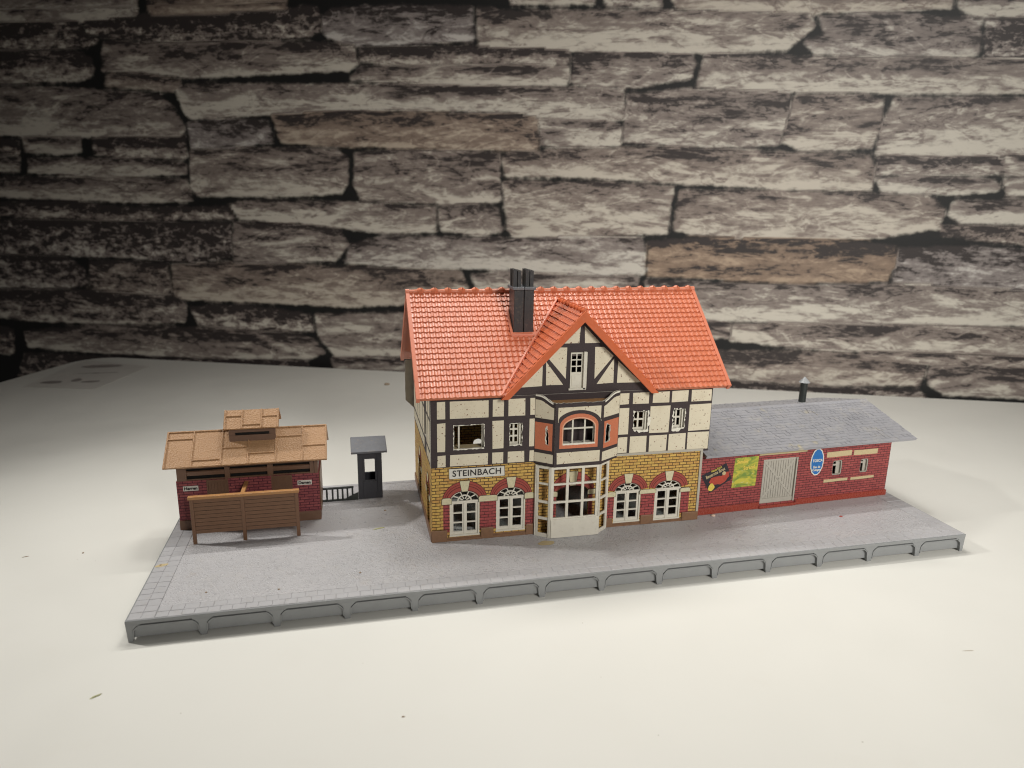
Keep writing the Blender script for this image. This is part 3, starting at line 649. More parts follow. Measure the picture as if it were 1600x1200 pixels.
# upper storey: printed card with window openings
UY = FY-.03
WIN = [(12.41, 13.74, 5.18, 6.26, 0, 1), (14.89, 15.44, 5.23, 6.22, 2, 3), (20.67, 21.36, 5.58, 6.48, 2, 2), (22.62, 23.19, 5.58, 6.50, 2, 2)]
def upper():
    rnd = random.Random(4); m = MB()
    loops = [rough_loop(rect(*q[:4]), .018, .13, rnd) for q in WIN]
    m.plate(rect(SX0-.02, 24.52, 4.37, 7.47), loops, .13, 'timber', O=(0, UY, 0), edge='torn')
    top = [(11.69, 12.04), (12.24, 13.92), (14.11, 14.60), (14.81, 15.56), (15.79, 16.4)]
    P = [(a, b, 6.57, 7.34) for a, b in top]+[(a, b, 4.41, 4.93) for a, b in top]+[(11.69, 12.04, 5.10, 6.39), (14.11, 14.60, 5.10, 6.39), (15.77, 16.4, 5.12, 6.39)]
    P += [(19.6, 20.39, 6.84, 7.36), (20.57, 21.35, 6.84, 7.36), (21.54, 22.36, 6.84, 7.37), (22.49, 23.29, 6.84, 7.38), (23.46, 24.47, 6.83, 7.38)]
    P += [(19.6, 20.43, 5.42, 6.66), (21.46, 22.43, 5.41, 6.68), (23.41, 24.50, 5.41, 6.68)]
    P += [(19.6, 20.41, 4.52, 5.28), (20.54, 21.35, 4.51, 5.30), (21.50, 22.37, 4.50, 5.29), (22.47, 23.32, 4.49, 5.31), (23.41, 24.49, 4.47, 5.33)]
    for x0, x1, z0, z1 in P:
        j = lambda: random.uniform(-.012, .012)
        m.plate([(x0+j(), z0+j()), (x1+j(), z0+j()), (x1+j(), z1+j()), (x0+j(), z1+j())], [], .004, 'paper', O=(0, UY-.005, 0))
    # side walls up to the ridge, and the back
    for X, en in ((SX0-.02, -1), (24.52, 1)):
        m.plate([(UY+.13, 4.37), (11.7, 4.37), (11.7, 7.47), (7.97, 10.9), (UY+.13, 7.47)], [rect(5.7, 6.3, 5.2, 6.3)] if en < 0 else [], .12, 'timber', O=(X, 0, 0), eu=(0, 1, 0), en=(en, 0, 0), edge='torn')
        for y0, y1 in ((4.25, 4.9), (5.05, 5.55), (6.45, 7.1), (7.25, 8.4), (8.55, 9.5), (9.65, 10.5), (10.65, 11.5)):
            for z0, z1 in ((4.5, 4.95), (5.1, 6.39), (6.55, 7.4)): m.plate(rect(y0, y1, z0, z1), [], .004, 'paper', O=(X+en*.006, 0, 0), eu=(0, 1, 0), en=(en, 0, 0))
    m.plate(rect(SX0+.11, 24.39, 4.37, 7.47), [rect(12.6, 14.2, 5.2, 6.3)], .12, 'timber', O=(0, 11.7, 0), en=(0, 1, 0))
    m.build('upper_wall', ST)
    m = MB(); m.plate(rough_loop([(10.98, 5.35), (11.44, 4.9), (11.44, 7.6), (10.98, 7.5)], .02, .3), [], .08, 'greycard', O=(0, 11.72, 0)); m.build('loose_card_flap', ST)
    # torn white card fibres round the openings
    m2 = random.Random(9)
    for k, (x0, x1, z0, z1, c, r) in enumerate(WIN):
        am = (.02, .03, .05, .05)[k]
        o = rough_loop(rect(x0-.015, x1+.015, z0-.03, z1+.012), am, .07, m2); i = rough_loop(rect(x0+.01, x1-.01, z0+.01, z1-.01), am*.6, .07, m2)
        if k == 2: o = [(a+(.13 if a > x1-.05 and 5.75 < b < 6.2 else 0), b-(.09 if b < z0+.03 and a > x0+.2 else 0)) for a, b in o]
        if k == 3: o = [(a, b-(.12 if b < z0+.03 and a < x1-.2 else 0)) for a, b in o]
        m = MB(); m.plate(o, [i], .012, 'torn', O=(0, UY-.012, 0)); m.build('torn_edge', ST)
    for x0, x1, z0, z1, c, r in WIN:
        y = UY+.17; f = MB()
        if c == 0:
            f.box(12.62, 12.69, y, y+.06, z0-.05, z1+.05, 'white'); f.box(13.66, 13.80, y, y+.06, z0-.05, z1+.05, 'white'); f.box(x0-.05, x1+.08, y-.03, y+.5, z0-.10, z0-.02, 'bar'); f.box(12.2, x1+.06, y, y+.06, z1+.02, z1+.12, 'white')
        else:
            w0, w1 = x0-.02, x1-.14; cw = (w1-w0)/c; rh = (z1-z0-.06)/r
            hs = [rect(w0+i*cw+.045, w0+(i+1)*cw-.035, z0+.06+j*rh+.035, z0+.06+(j+1)*rh-.04) for i in range(c) for j in range(r)]
            f.plate(rect(w0-.06, w1+.06, z0-.06, z1+.06), hs, .06, 'white', O=(0, y, 0)); f.box(w1+.03, w1+.09, y-.1, y+.1, z0-.04, z1+.05, 'white')
        f.build('small_window', ST)
upper()

# name board
def board():
    m = MB(); l = [(12.21, 3.82), (14.68, 3.82), (14.66, 4.26), (12.20, 4.28)]; e = .02
    m.plate([(12.21-e, 3.82-e), (14.68+e, 3.82-e), (14.66+e, 4.26+e), (12.20-e, 4.28+e)], [], .01, 'ink', O=(0, FY-.006, 0)); m.plate(l, [], .01, 'signw', O=(0, FY-.012, 0))
    b = m.build('name_board', ST); text('lettering', 'STEINBACH', .40, face_T(13.44, FY-.028, 4.05), 'ink', b, sx=1.0, bold=.004, spacing=1.06)
board()

# ground-floor bay (white plastic) and the card oriel above it
BF, BX0, BX1 = 3.36, 16.67, 18.93
def bay():
    m = MB(); cols = ((16.80, 17.37), (17.50, 18.09), (18.22, 18.79)); rows = ((1.84, 2.54), (2.64, 3.40), (3.49, 4.16))
    m.plate(rect(BX0, BX1, H, 4.27), [rect(a, b, c, d) for a, b in cols for c, d in rows], .09, 'white', O=(0, BF, 0))
    m.box(BX0+.03, BX1+.04, BF-.045, BF-.002, H+.01, 1.78, 'white')
    def side(p, q):
        p, q = Vector(p), Vector(q); d = (q-p); L = d.length; d.normalize(); n = Vector((d.y, -d.x, 0)); n = n if n.y < 0 else -n
        m.plate(rect(0.03, L, H, 4.27), [rect(.13, L-.1, a, b) for a, b in ((1.05, 1.72), (1.84, 2.52), (2.64, 3.40), (3.49, 4.16))], .07, 'white', O=p, eu=d, en=n)
        m.plate(rect(-.02, .10, H, 4.27), [], .03, 'white', O=p+n*.035, eu=d, en=n)
    side((BX0, BF+.01, 0), (16.10, 3.78, 0)); side((BX1, BF+.01, 0), (19.52, 3.82, 0))
    m.box(16.06, 16.15, 3.80, FY-.01, H, 4.27, 'white'); m.box(19.47, 19.56, 3.84, FY-.01, H, 4.27, 'white')
    m.hexa([(BX0, BF+.1, 4.18), (BX1, BF+.1, 4.18), (19.45, FY-.02, 4.18), (16.16, FY-.02, 4.18)], [(BX0, BF+.1, 4.25), (BX1, BF+.1, 4.25), (19.45, FY-.02, 4.25), (16.16, FY-.02, 4.25)], 'white')
    b = m.build('bay_window', ST, bevel=.008)
bay()
def oriel():
    rnd = random.Random(12); m = MB(); y = 3.31; zb, zt = 4.29, 7.22; x0, x1 = 16.76, 18.92
    win = arch(17.13, 18.58, 5.36, 6.08, 6.50, 12)
    top = [(x1-(x1-x0)*i/18, zt+rnd.uniform(-.025, .02)) for i in range(19)]
    m.plate([(x0, zb), (x1, zb)]+top, [rough_loop(win, .012, .1, rnd)], .07, 'timber', O=(0, y, 0), edge='torn')
    pa = lambda lp, mt, off=.005: m.plate(lp, [], .004, mt, O=(0, y-off, 0))
    pa([(16.88, 4.43), (18.86, 4.46), (18.86, 4.98), (16.86, 4.96)], 'paper')
    n = 14; arc = [(17.84+1.06*math.cos(math.pi*(.06+.88*i/n)), 6.22+.66*math.sin(math.pi*(.06+.88*i/n))) for i in range(n+1)]
    pa([(16.88, 7.02), (16.88, 6.36)]+[(max(16.9, a), b) for a, b in reversed(arc)]+[(18.84, 6.36), (18.84, 7.04)], 'paper')
    og = arch(16.97, 18.74, 5.14, 6.18, 6.72, 14); m.plate(og, [arch(17.11, 18.60, 5.34, 6.08, 6.52, 12)], .004, 'orange', O=(0, y-.006, 0))
    og2 = arch(17.08, 18.63, 5.30, 6.10, 6.56, 12); m.plate(og2, [arch(17.13, 18.58, 5.36, 6.08, 6.50, 12)], .004, 'orangel', O=(0, y-.011, 0))
    m.plate(rough_loop(rect(17.11, 18.60, 5.30, 5.38), .012, .08, rnd), [], .01, 'torn', O=(0, y-.016, 0))
    for p, q, seed, lo in (((x0, y+.012, 0), (16.0, 3.94, 0), 3, .0), ((x1, y+.012, 0), (19.95, 3.94, 0), 5, .0)):
        rn = random.Random(seed); p, q = Vector(p), Vector(q); d = q-p; L = d.length; d.normalize(); nn = Vector((d.y, -d.x, 0)); nn = nn if nn.y < 0 else -nn
        tp = lambda t: zt+.30*(1-math.cos(math.pi*min(1, t*1.25)))/2
        K = 10; toploop = [(L*(1-i/K), tp(1-i/K)+rn.uniform(-.012, .012)) for i in range(K+1)]
        sl = (.30, .42) if seed == 3 else (.22, .46); s0, s1 = L*sl[0], L*sl[1]
        slit = rough_loop([(s0, 5.25), (s1, 5.3), (s1+.03, 6.0), (s0+.05, 6.15)], .025, .09, rn)
        m.plate([(0, zb), (L, zb+.06)]+toploop, [slit], .06, 'timber', O=p, eu=d, en=nn, edge='torn')
        band = [(L*i/K, tp(i/K)-.02) for i in range(K+1)]
        def strip(z0f, z1f, mt, a=.02, b=.98, off=.005):
            pts = [(L*(a+(b-a)*i/8), z0f(a+(b-a)*i/8)) for i in range(9)]+[(L*(b-(b-a)*i/8), z1f(b-(b-a)*i/8)) for i in range(9)]
            m.plate(pts, [], .004, mt, O=p+nn*off, eu=d, en=nn)
        strip(lambda t: 6.46, lambda t: tp(t)-.24, 'paper', .07, .98); strip(lambda t: tp(t)-.09, lambda t: tp(t)-.015, 'torn', .12, .98)
        strip(lambda t: 4.43, lambda t: 4.86, 'paper', .07, .98)
        lp = rect(L*.12, L*.97, 5.02, 6.27); m.plate(lp, [slit], .004, 'orange', O=p+nn*.005, eu=d, en=nn)
        o = [(a+(.03 if a > (s0+s1)/2 else -.03)*rn.uniform(.3, 1), b) for a, b in slit]; m.plate(o, [slit], .01, 'torn', O=p+nn*.012, eu=d, en=nn)
    m.hexa([(x0+.02, y+.08, 7.02), (x1-.02, y+.08, 7.02), (19.8, FY-.04, 7.10), (16.1, FY-.04, 7.10)], [(x0+.02, y+.08, 7.17), (x1-.02, y+.08, 7.17), (19.8, FY-.04, 7.19), (16.1, FY-.04, 7.19)], 'card')
    m.hexa([(x0+.02, y+.08, 4.30), (x1-.02, y+.08, 4.30), (19.8, FY-.04, 4.30), (16.1, FY-.04, 4.30)], [(x0+.02, y+.08, 4.36), (x1-.02, y+.08, 4.36), (19.8, FY-.04, 4.36), (16.1, FY-.04, 4.36)], 'timber')
    o = m.build('oriel', ST)
    f = MB(); yy = y+.13; cs = (17.60, 18.16)
    for c in cs: f.box(c-.035, c+.035, yy, yy+.06, 5.2, 6.6, 'white')
    f.box(17.0, 18.7, yy-.004, yy+.05, 5.98, 6.05, 'white'); f.box(17.0, 18.7, yy-.03, yy+.3, 5.20, 5.33, 'white'); f.box(18.54, 18.66, yy, yy+.06, 5.2, 6.6, 'white')
    f.build('oriel_window', o)
oriel()

# main roof
RY, RZ, EY, EZ = 8.0, 11.50, 3.66, 7.58; RX0, RX1 = 10.83, 25.2
SL = math.hypot(RY-EY, RZ-EZ); EV = Vector((0, (RY-EY)/SL, (RZ-EZ)/SL)); EN = Vector((0, -EV.z, EV.y))
DX, DZ, DH, DY = 18.03, 11.10, 3.56, 3.60; DS = (DZ-7.46)/DH
def roof():
    m = MB()
    def keep(p):
        zd = DZ-abs(p.x-DX)*DS; return not (abs(p.x-DX) < 3.42 and p.z < zd-.10) and not (15.5 < p.x < 16.36 and 6.1 < p.y < 7.05)
    tiles(m, (RX0+.1, EY, EZ), (1, 0, 0), EV, EN, RX1-RX0-.2, SL, 56, 20, 'roof', keep=keep, jit=.004)
    bv = Vector((0, -EV.y, EV.z)); bn = Vector((0, EV.z, EV.y)); by = 2*RY-EY
    tiles(m, (RX1-.1, by, EZ), (-1, 0, 0), bv, bn, RX1-RX0-.2, SL, 28, 20, 'roof', prof=[(0, 0), (.5, .03)])
    # slabs under the tiles, cut where the dormer stands
    def slab(x0, x1, s0, s1):
        a = Vector((0, EY, EZ))+EV*s0; b = Vector((0, EY, EZ))+EV*s1; d = -EN*.14; u = -EN*.012
        q = [Vector((x0, 0, 0))+a, Vector((x1, 0, 0))+a, Vector((x1, 0, 0))+b, Vector((x0, 0, 0))+b]; m.hexa([p+d for p in q], [p+u for p in q], 'roof')
    slab(RX0+.05, DX-DH, 0, SL); slab(DX+DH, RX1-.05, 0, SL)
    a = Vector((0, by, EZ)); b = Vector((0, RY, RZ)); d = -bn*.14; q = [Vector((RX1-.05, 0, 0))+a, Vector((RX0+.05, 0, 0))+a, Vector((RX0+.05, 0, 0))+b, Vector((RX1-.05, 0, 0))+b]
    m.hexa([p+d for p in q], [p-bn*.012 for p in q], 'roof')
    r = m.build('roof', ST)
    for X0, X1 in ((RX0-.03, RX0+.13), (RX1-.13, RX1+.03)):
        v = MB()
        for sgn in (1, -1):
            e = Vector((0, EY if sgn > 0 else by, EZ)); t = Vector((0, RY, RZ)); vv = (t-e).normalized(); nn = EN if sgn > 0 else bn
            q = [e-vv*.04-nn*.20, t-nn*.2, t+nn*.09, e-vv*.04+nn*.09]
            v.hexa([Vector((X0, 0, 0))+p for p in q], [Vector((X1, 0, 0))+p for p in q], 'verge')
        v.tube((X0-.01, RY, RZ+.05), (X1+.01, RY, RZ+.05), .12, .12, 'verge'); v.build('verge_board', r)
    c = MB(); n = 22; L = (RX1-RX0-.3)/n
    for i in range(n):
        x = RX0+.15+i*L; z = RZ+.035; c.tube((x, RY, z), (x+L*.62, RY, z), .105, .12, 'roof'); c.tube((x+L*.55, RY, z+.015), (x+L*.8, RY, z+.03), .13, .175, 'roof'); c.tube((x+L*.8, RY, z+.03), (x+L*1.02, RY, z), .175, .11, 'roof')
    c.build('ridge_tiles', r)
    # dormer
    m = MB(); Ld = math.hypot(DH, DZ-7.46); ev = Vector((DH/Ld, 0, (DZ-7.46)/Ld)); en = Vector((-ev.z, 0, ev.x))
    valley = lambda p: p.y < EY+(p.z-EZ)/((RZ-EZ)/(RY-EY))+.22
    tiles(m, (DX-DH, 7.9, 7.46), (0, -1, 0), ev, en, 7.9-DY-.1, Ld, 16, 18, 'roofd', keep=valley, prof=[(0, .0), (.3, .012), (.55, .05), (.8, .03)], step=.055)
    ev2 = Vector((-ev.x, 0, ev.z)); en2 = Vector((ev.z, 0, ev.x))
    tiles(m, (DX+DH, DY+.1, 7.46), (0, 1, 0), ev2, en2, 7.9-DY-.1, Ld, 16, 18, 'roofd', keep=valley, prof=[(0, .0), (.3, .012), (.55, .05), (.8, .03)], step=.055)
    for s_ in (-1, 1):   # solid slope, running back under the main roof
        nrm = en if s_ < 0 else en2; q = [Vector((DX+s_*DH, DY+.05, 7.46)), Vector((DX, DY+.05, DZ)), Vector((DX, 7.6, DZ)), Vector((DX+s_*DH, 3.75, 7.46))]
        t = [p-nrm*.01 for p in q]; b = [p-nrm*.12 for p in q]; m.hexa(b, t, 'roofd')
    for i in range(9):
        y = DY+.1+i*.45; m.tube((DX, y, DZ+.03), (DX, y+.28, DZ+.03), .10, .11, 'roofd'); m.tube((DX, y+.26, DZ+.04), (DX, y+.44, DZ+.04), .15, .11, 'roofd')
    dr = m.build('dormer_roof', ST)
    v = MB(); k = .30
    top = [(DX-DH-.08, 7.40), (DX, DZ+.06), (DX+DH+.08, 7.40)]; bot = [(DX+DH-.28, 7.40), (DX, DZ-.42), (DX-DH+.28, 7.40)]
    v.plate(top+bot, [], .12, 'roofd', O=(0, DY-.02, 0)); v.build('bargeboard', dr, bevel=.015)
    f = MB()
    p0 = Vector((DX-DH, EY+.02, 7.52)); p1 = Vector((DX-.05, EY+(DZ-EZ)/((RZ-EZ)/(RY-EY)), DZ+.02)); dd = (p1-p0).normalized(); n_ = (EN+en).normalized()
    for off, wd, hh in ((0, .05, .15),): 
        s_ = dd.cross(n_).normalized()*wd; q = [p0-s_, p1-s_, p1+s_, p0+s_]; f.hexa([p-n_*.05 for p in q], [p+n_*hh for p in q], 'verge')
    f.build('valley_highlight', dr)  # thin strip in lighter red paints the highlight on the dormer's back edge
    # chimney
    ch = MB(); x0, x1, y0, y1 = 15.48, 16.40, 6.06, 7.08; cx = 15.94
    for a, b in ((x0, cx-.015), (cx+.015, x1)):
        ch.box(a, b, y0, y1, 9.3, 11.80, 'slate')
    ch.box(cx-.02, cx+.02, y0+.07, y1-.05, 9.3, 11.79, 'slate')
    for a, b in ((x0-.07, cx-.008), (cx+.008, x1+.07)): ch.box(a, b, y0-.07, y1+.07, 11.80, 11.93, 'boothroof')
    chm = ch.build('chimney', r, bevel=.02)
    for gx in (15.45, 16.02):
        for k_ in (0, 1):
            p_ = MB(); xx = gx+k_*.2; p_.plate([(xx, 6.15), (xx+.165, 6.15), (xx+.165, 6.42), (xx, 6.42)], [[(xx+.04, 6.19), (xx+.125, 6.19), (xx+.125, 6.38), (xx+.04, 6.38)]], .8, 'slate', O=(0, 0, 12.70-.05*k_), eu=(1, 0, 0), ev=(0, 1, 0), en=(0, 0, 1))
            p_.plate([(xx, 6.55), (xx+.165, 6.55), (xx+.165, 6.82), (xx, 6.82)], [[(xx+.04, 6.59), (xx+.125, 6.59), (xx+.125, 6.78), (xx+.04, 6.78)]], .8, 'slate', O=(0, 0, 12.70-.05*k_), eu=(1, 0, 0), ev=(0, 1, 0), en=(0, 0, 1))
            o = p_.build('chimney_pot', chm)
    s = MB()
    zz = lambda y: EZ+(y-EY)*(RZ-EZ)/(RY-EY)
    for a, b, c, d in ((x0-.13, x1+.13, y0-.12, y0-.02), (x0-.13, x0-.02, y0-.02, y1), (x1+.02, x1+.13, y0-.02, y1)):
        s.hexa([(a, c, zz(c)-.05), (b, c, zz(c)-.05), (b, d, zz(d)-.05), (a, d, zz(d)-.05)], [(a, c, zz(c)+.16), (b, c, zz(c)+.16), (b, d, zz(d)+.16), (a, d, zz(d)+.16)], 'verge')
    s.build('chimney_skirt', r, bevel=.03)
roof()

def gable():
    m = MB(); y = FY
    m.plate([(DX-3.3, 7.475), (DX+3.3, 7.475), (DX, 10.85)], [rect(17.56, 18.36, 7.64, 9.31)], .1, 'timber', O=(0, y, 0))
    T = [[(17.97, 10.42), (17.93, 9.71), (17.26, 9.71)], [(18.15, 10.46), (18.90, 9.70), (18.19, 9.70)], [(17.03, 9.54), (17.39, 9.53), (17.37, 8.13), (16.56, 9.07)], [(16.46, 8.93), (17.26, 7.87), (16.48, 7.88)],
         [(16.31, 8.82), (16.30, 7.85), (15.25, 7.82)], [(18.67, 9.52), (19.08, 9.51), (19.55, 9.09), (18.70, 8.08)], [(18.81, 7.84), (19.58, 8.98), (19.60, 7.87)], [(19.78, 8.85), (20.92, 7.84), (19.77, 7.86)]]
    for t in T: m.plate(t, [], .004, 'paper', O=(0, y-.006, 0))
    m.build('gable_wall', ST)
    d = MB(); yy = y+.06
    d.plate(rect(17.5, 18.24, 7.6, 9.36), [rect(17.64+c*.25, 17.84+c*.25, 8.40+r*.29, 8.64+r*.29) for c in (0, 1) for r in range(3)], .05, 'white', O=(0, yy, 0))
    d.box(17.66, 18.10, yy-.018, yy-.002, 7.80, 8.28, 'white'); d.box(18.16, 18.26, yy-.13, yy+.05, 7.64, 9.33, 'white'); d.box(18.26, 18.40, yy-.02, yy+.2, 7.6, 9.36, 'white'); d.box(17.5, 18.3, yy-.13, yy+.02, 7.62, 7.70, 'white'); d.box(17.56, 17.60, yy-.10, yy, 7.7, 9.3, 'white')
    d.build('balcony_door', ST)
gable()
# ------------------------------------------------------------------ goods shed (own frame: x along its front, y into its depth)
def shed():
    S = thing('goods_shed', 'long single storey red brick goods shed with grey slate roof at right', 'model building', (24.405, 4.36, H), R(2.688))
    INV[S.name] = Matrix.Translation((0, 0, -H))
    D = 6.9; L = 11.22
    m = MB()
    wins = [(7.70, 8.28, 2.27, 3.06), (9.42, 9.90, 2.27, 3.01)]
    ovl = lambda a, b, c, d: [((a+b)/2+(b-a)/2*math.copysign(abs(math.cos(t))**.32, math.cos(t)), (c+d)/2+(d-c)/2*math.copysign(abs(math.sin(t))**.32, math.sin(t))) for t in [2*math.pi*i/20 for i in range(20)]]
    m.plate(rect(0, L, H, 3.96), [ovl(*q) for q in wins]+[rect(3.56, 5.58, 1.10, 3.46)], .16, 'rbrick', O=(0, 0, 0))
    m.plate([(.16, H), (D, H), (D, 4.1), (3.5, 4.95), (.16, 3.96)], [], .14, 'rbrick', O=(L, 0, 0), eu=(0, 1, 0), en=(1, 0, 0))
    m.plate(rect(.0, L-.14, H, 4.0), [], .14, 'rbrick', O=(0, D, 0), en=(0, 1, 0))
    m.build('wall', S)
    p = MB(); 
    p.box(.02, 3.5, -.07, .02, H, 1.22, 'redp'); p.box(3.5, 5.64, -.12, .02, H, 1.02, 'redp'); p.box(5.64, L+.05, -.08, .02, H, 1.17, 'redp'); p.box(L-.02, L+.06, .03, D, H, 1.17, 'redp')
    p.build('plinth', S, bevel=.03)
    d = MB(); d.plate(rect(3.5, 5.64, 1.03, 3.5), [], .05, 'greydoor', O=(0, .09, 0))
    n = 13; x0, x1 = 3.62, 5.48
    for i in range(n):
        a = x0+(x1-x0)*i/n; d.box(a+.012, a+(x1-x0)/n-.012, .066, .09, 1.36, 3.38, 'greydoor')
    d.box(3.58, 5.54, .05, .09, 1.08, 1.33, 'greydoor'); d.box(3.58, 5.54, .05, .09, 3.34, 3.44, 'greydoor')
    for s in (0, 1):   # crossed brace
        a = Vector((3.7 if s else 5.4, .055, 1.4)); b = Vector((5.4 if s else 3.7, .055, 3.3)); q = (b-a).normalized().cross(Vector((0, 1, 0)))*.05
        d.hexa([a-q+Vector((0, .02, 0)), b-q+Vector((0, .02, 0)), b+q+Vector((0, .02, 0)), a+q+Vector((0, .02, 0))], [a-q, b-q, b+q, a+q], 'greydoor')
    d.box(5.49, 5.57, -.01, .09, 1.1, 3.45, 'greydoor'); d.build('sliding_door', S, bevel=.006)
    for x0, x1, z0, z1 in ((3.28, 6.04, 3.70, 3.84), (7.26, 8.78, 3.27, 3.56), (8.91, 10.40, 3.26, 3.53), (7.26, 8.72, 1.92, 2.07), (8.90, 10.36, 1.91, 2.06)):
        b = MB(); l = rough_loop(rect(x0, x1, z0, z1), .014, .4); b.plate(l, [], .008, 'bar', O=(0, -.009, 0)); b.build('stone_lintel', S)
    for x0, x1, z0, z1 in wins:
        w_ = MB(); cx = x0+(x1-x0)*.42
        w_.plate(rect(x0-.1, x1+.1, z0-.1, z1+.1), [rect(x0+.0, cx+.04, z0+.55, z1-.10), rect(x0+.0, cx+.06, z0+.0, z0+.47)], .05, 'greydoor', O=(0, .12, 0))
        w_.plate(ovl(x0-.02, x1+.02, z0-.02, z1+.02), [ovl(x0+.03, x1-.05, z0+.03, z1-.03)], .11, 'greydoor', O=(0, .02, 0)); w_.build('window', S)
    # posters and enamel sign
    q = MB(); q.plate([(.12, 2.93), (.66, 1.98), (1.82, 2.62), (1.46, 3.47)], [], .006, 'pblack', O=(0, -.008, 0))
    fig = rough_loop([(.58, 2.55), (.72, 2.42), (.98, 2.42), (1.2, 2.40), (1.45, 2.52), (1.66, 2.78), (1.66, 3.02), (1.42, 3.0), (1.22, 2.84), (.9, 2.84), (.68, 2.76)], .02, .1); q.plate(fig, [], .004, 'pred', O=(0, -.014, 0))
    el = lambda cx, cz, rx, rz: [(cx+rx*math.cos(2*math.pi*i/14), cz+rz*math.sin(2*math.pi*i/14)) for i in range(14)]
    q.plate(el(1.36, 2.96, .10, .10), [], .004, 'bar', O=(0, -.020, 0)); q.plate(rough_loop(el(.72, 2.27, .19, .19), .03, .09), [], .004, 'pyel', O=(0, -.020, 0))
    po = q.build('tilted_poster', S, label='black poster with a red shape, hung at a slant')
    a = math.atan2(3.47-2.93, 1.46-.12)
    text('lettering', 'Bauernte Brot', .24, face_T(.88, -.017, 3.0, a), 'bar', po, sx=.78, bold=.004); text('lettering', 'Heute frisch', .17, face_T(.93, -.017, 3.2, a), 'pyel', po, sx=.7, bold=.002)
    q = MB(); q.plate([(1.85, 2.14), (3.20, 2.14), (3.25, 3.69), (1.93, 3.68)], [], .006, 'poster_hills', O=(0, -.008, 0)); po = q.build('landscape_poster', S, label='yellow and green landscape poster')
    text('lettering', 'Sander', .26, face_T(2.35, -.017, 3.47), 'pyel', po, sx=.9, bold=.01); text('lettering', 'Strand', .28, face_T(2.75, -.017, 3.14, R(6)), 'pyel', po, sx=.9, bold=.01)
    q = MB(); q.plate(el(6.69, 3.10, .40, .74), [], .03, 'signw', O=(0, -.034, 0)); q.plate(el(6.69, 3.10, .345, .68), [], .006, 'blue', O=(0, -.041, 0)); so = q.build('enamel_sign', S, bevel=.01, label='oval blue enamel sign')
    for body, z, sz in (('TOSCA', 3.17, .20), ('Eau de', 2.83, .17), ('Cologne', 2.67, .16)): text('lettering', body, sz, face_T(6.69, -.050, z), 'signw', so, sx=.92, bold=.005)
    # roof
    m = MB(); e, rz_, bk = (-.3, 4.0), (3.5, 5.08), (7.3, 4.16); X0, X1 = .14, 12.5
    for (ya, za), (yb, zb), fl in ((e, rz_, 1), (bk, rz_, -1)):
        l = math.hypot(yb-ya, zb-za); ev = Vector((0, (yb-ya)/l, (zb-za)/l)); en = Vector((0, -ev.z, ev.y))*fl
        rows = 17; rh = l/rows; O = Vector((0, ya, za))
        for r in range(rows):
            x = X0-(r*.11) % .3
            while x < X1:
                w_ = .30+random.uniform(-.03, .03); a_, b_ = max(X0, x), min(X1, x+w_-.008)
                if b_-a_ > .04:
                    h0 = .038+random.uniform(-.010, .010); sh = random.uniform(-.03, .015); tl = random.uniform(-.010, .010)
                    P = lambda u, v, h: Vector((u, 0, 0))+O+ev*v+en*h
                    b = [P(a_, r*rh+sh, -.01), P(b_, r*rh+sh-.03, -.01), P(b_, (r+1)*rh+.02, -.01), P(a_, (r+1)*rh+.02, -.01)]
                    t = [P(a_, r*rh+sh, h0+tl), P(b_, r*rh+sh-.03, h0-tl), P(b_, (r+1)*rh+.02, .012-tl), P(a_, (r+1)*rh+.02, .012+tl)]
                    if fl > 0: m.hexa(b, t, 'shedroof')
                    else: m.hexa(b[::-1], t[::-1], 'shedroof')
                x += w_
        q = [Vector((X0, ya, za))-en*.005, Vector((X1, ya, za))-en*.005, Vector((X1, yb, zb))-en*.005, Vector((X0, yb, zb))-en*.005]
        m.hexa([p_-en*.10 for p_ in q], q, 'shedroof')
    m.hexa([(X0, 3.38, 5.06), (X1, 3.38, 5.06), (X1, 3.62, 5.06), (X0, 3.62, 5.06)], [(X0, 3.44, 5.14), (X1, 3.44, 5.14), (X1, 3.56, 5.14), (X0, 3.56, 5.14)], 'shedroof')
    r = m.build('roof', S)
    s = MB(); s.tube((9.0, 4.5, 4.7), (9.02, 4.5, 6.05), .20, .20, 'rail', 14); s.tube((9.02, 4.5, 6.05), (9.02, 4.5, 6.36), .31, .02, 'metal', 14); s.tube((9.0, 4.5, 4.78), (9.0, 4.5, 4.9), .3, .24, 'shedroof', 14); s.build('stove_pipe', r)
shed()

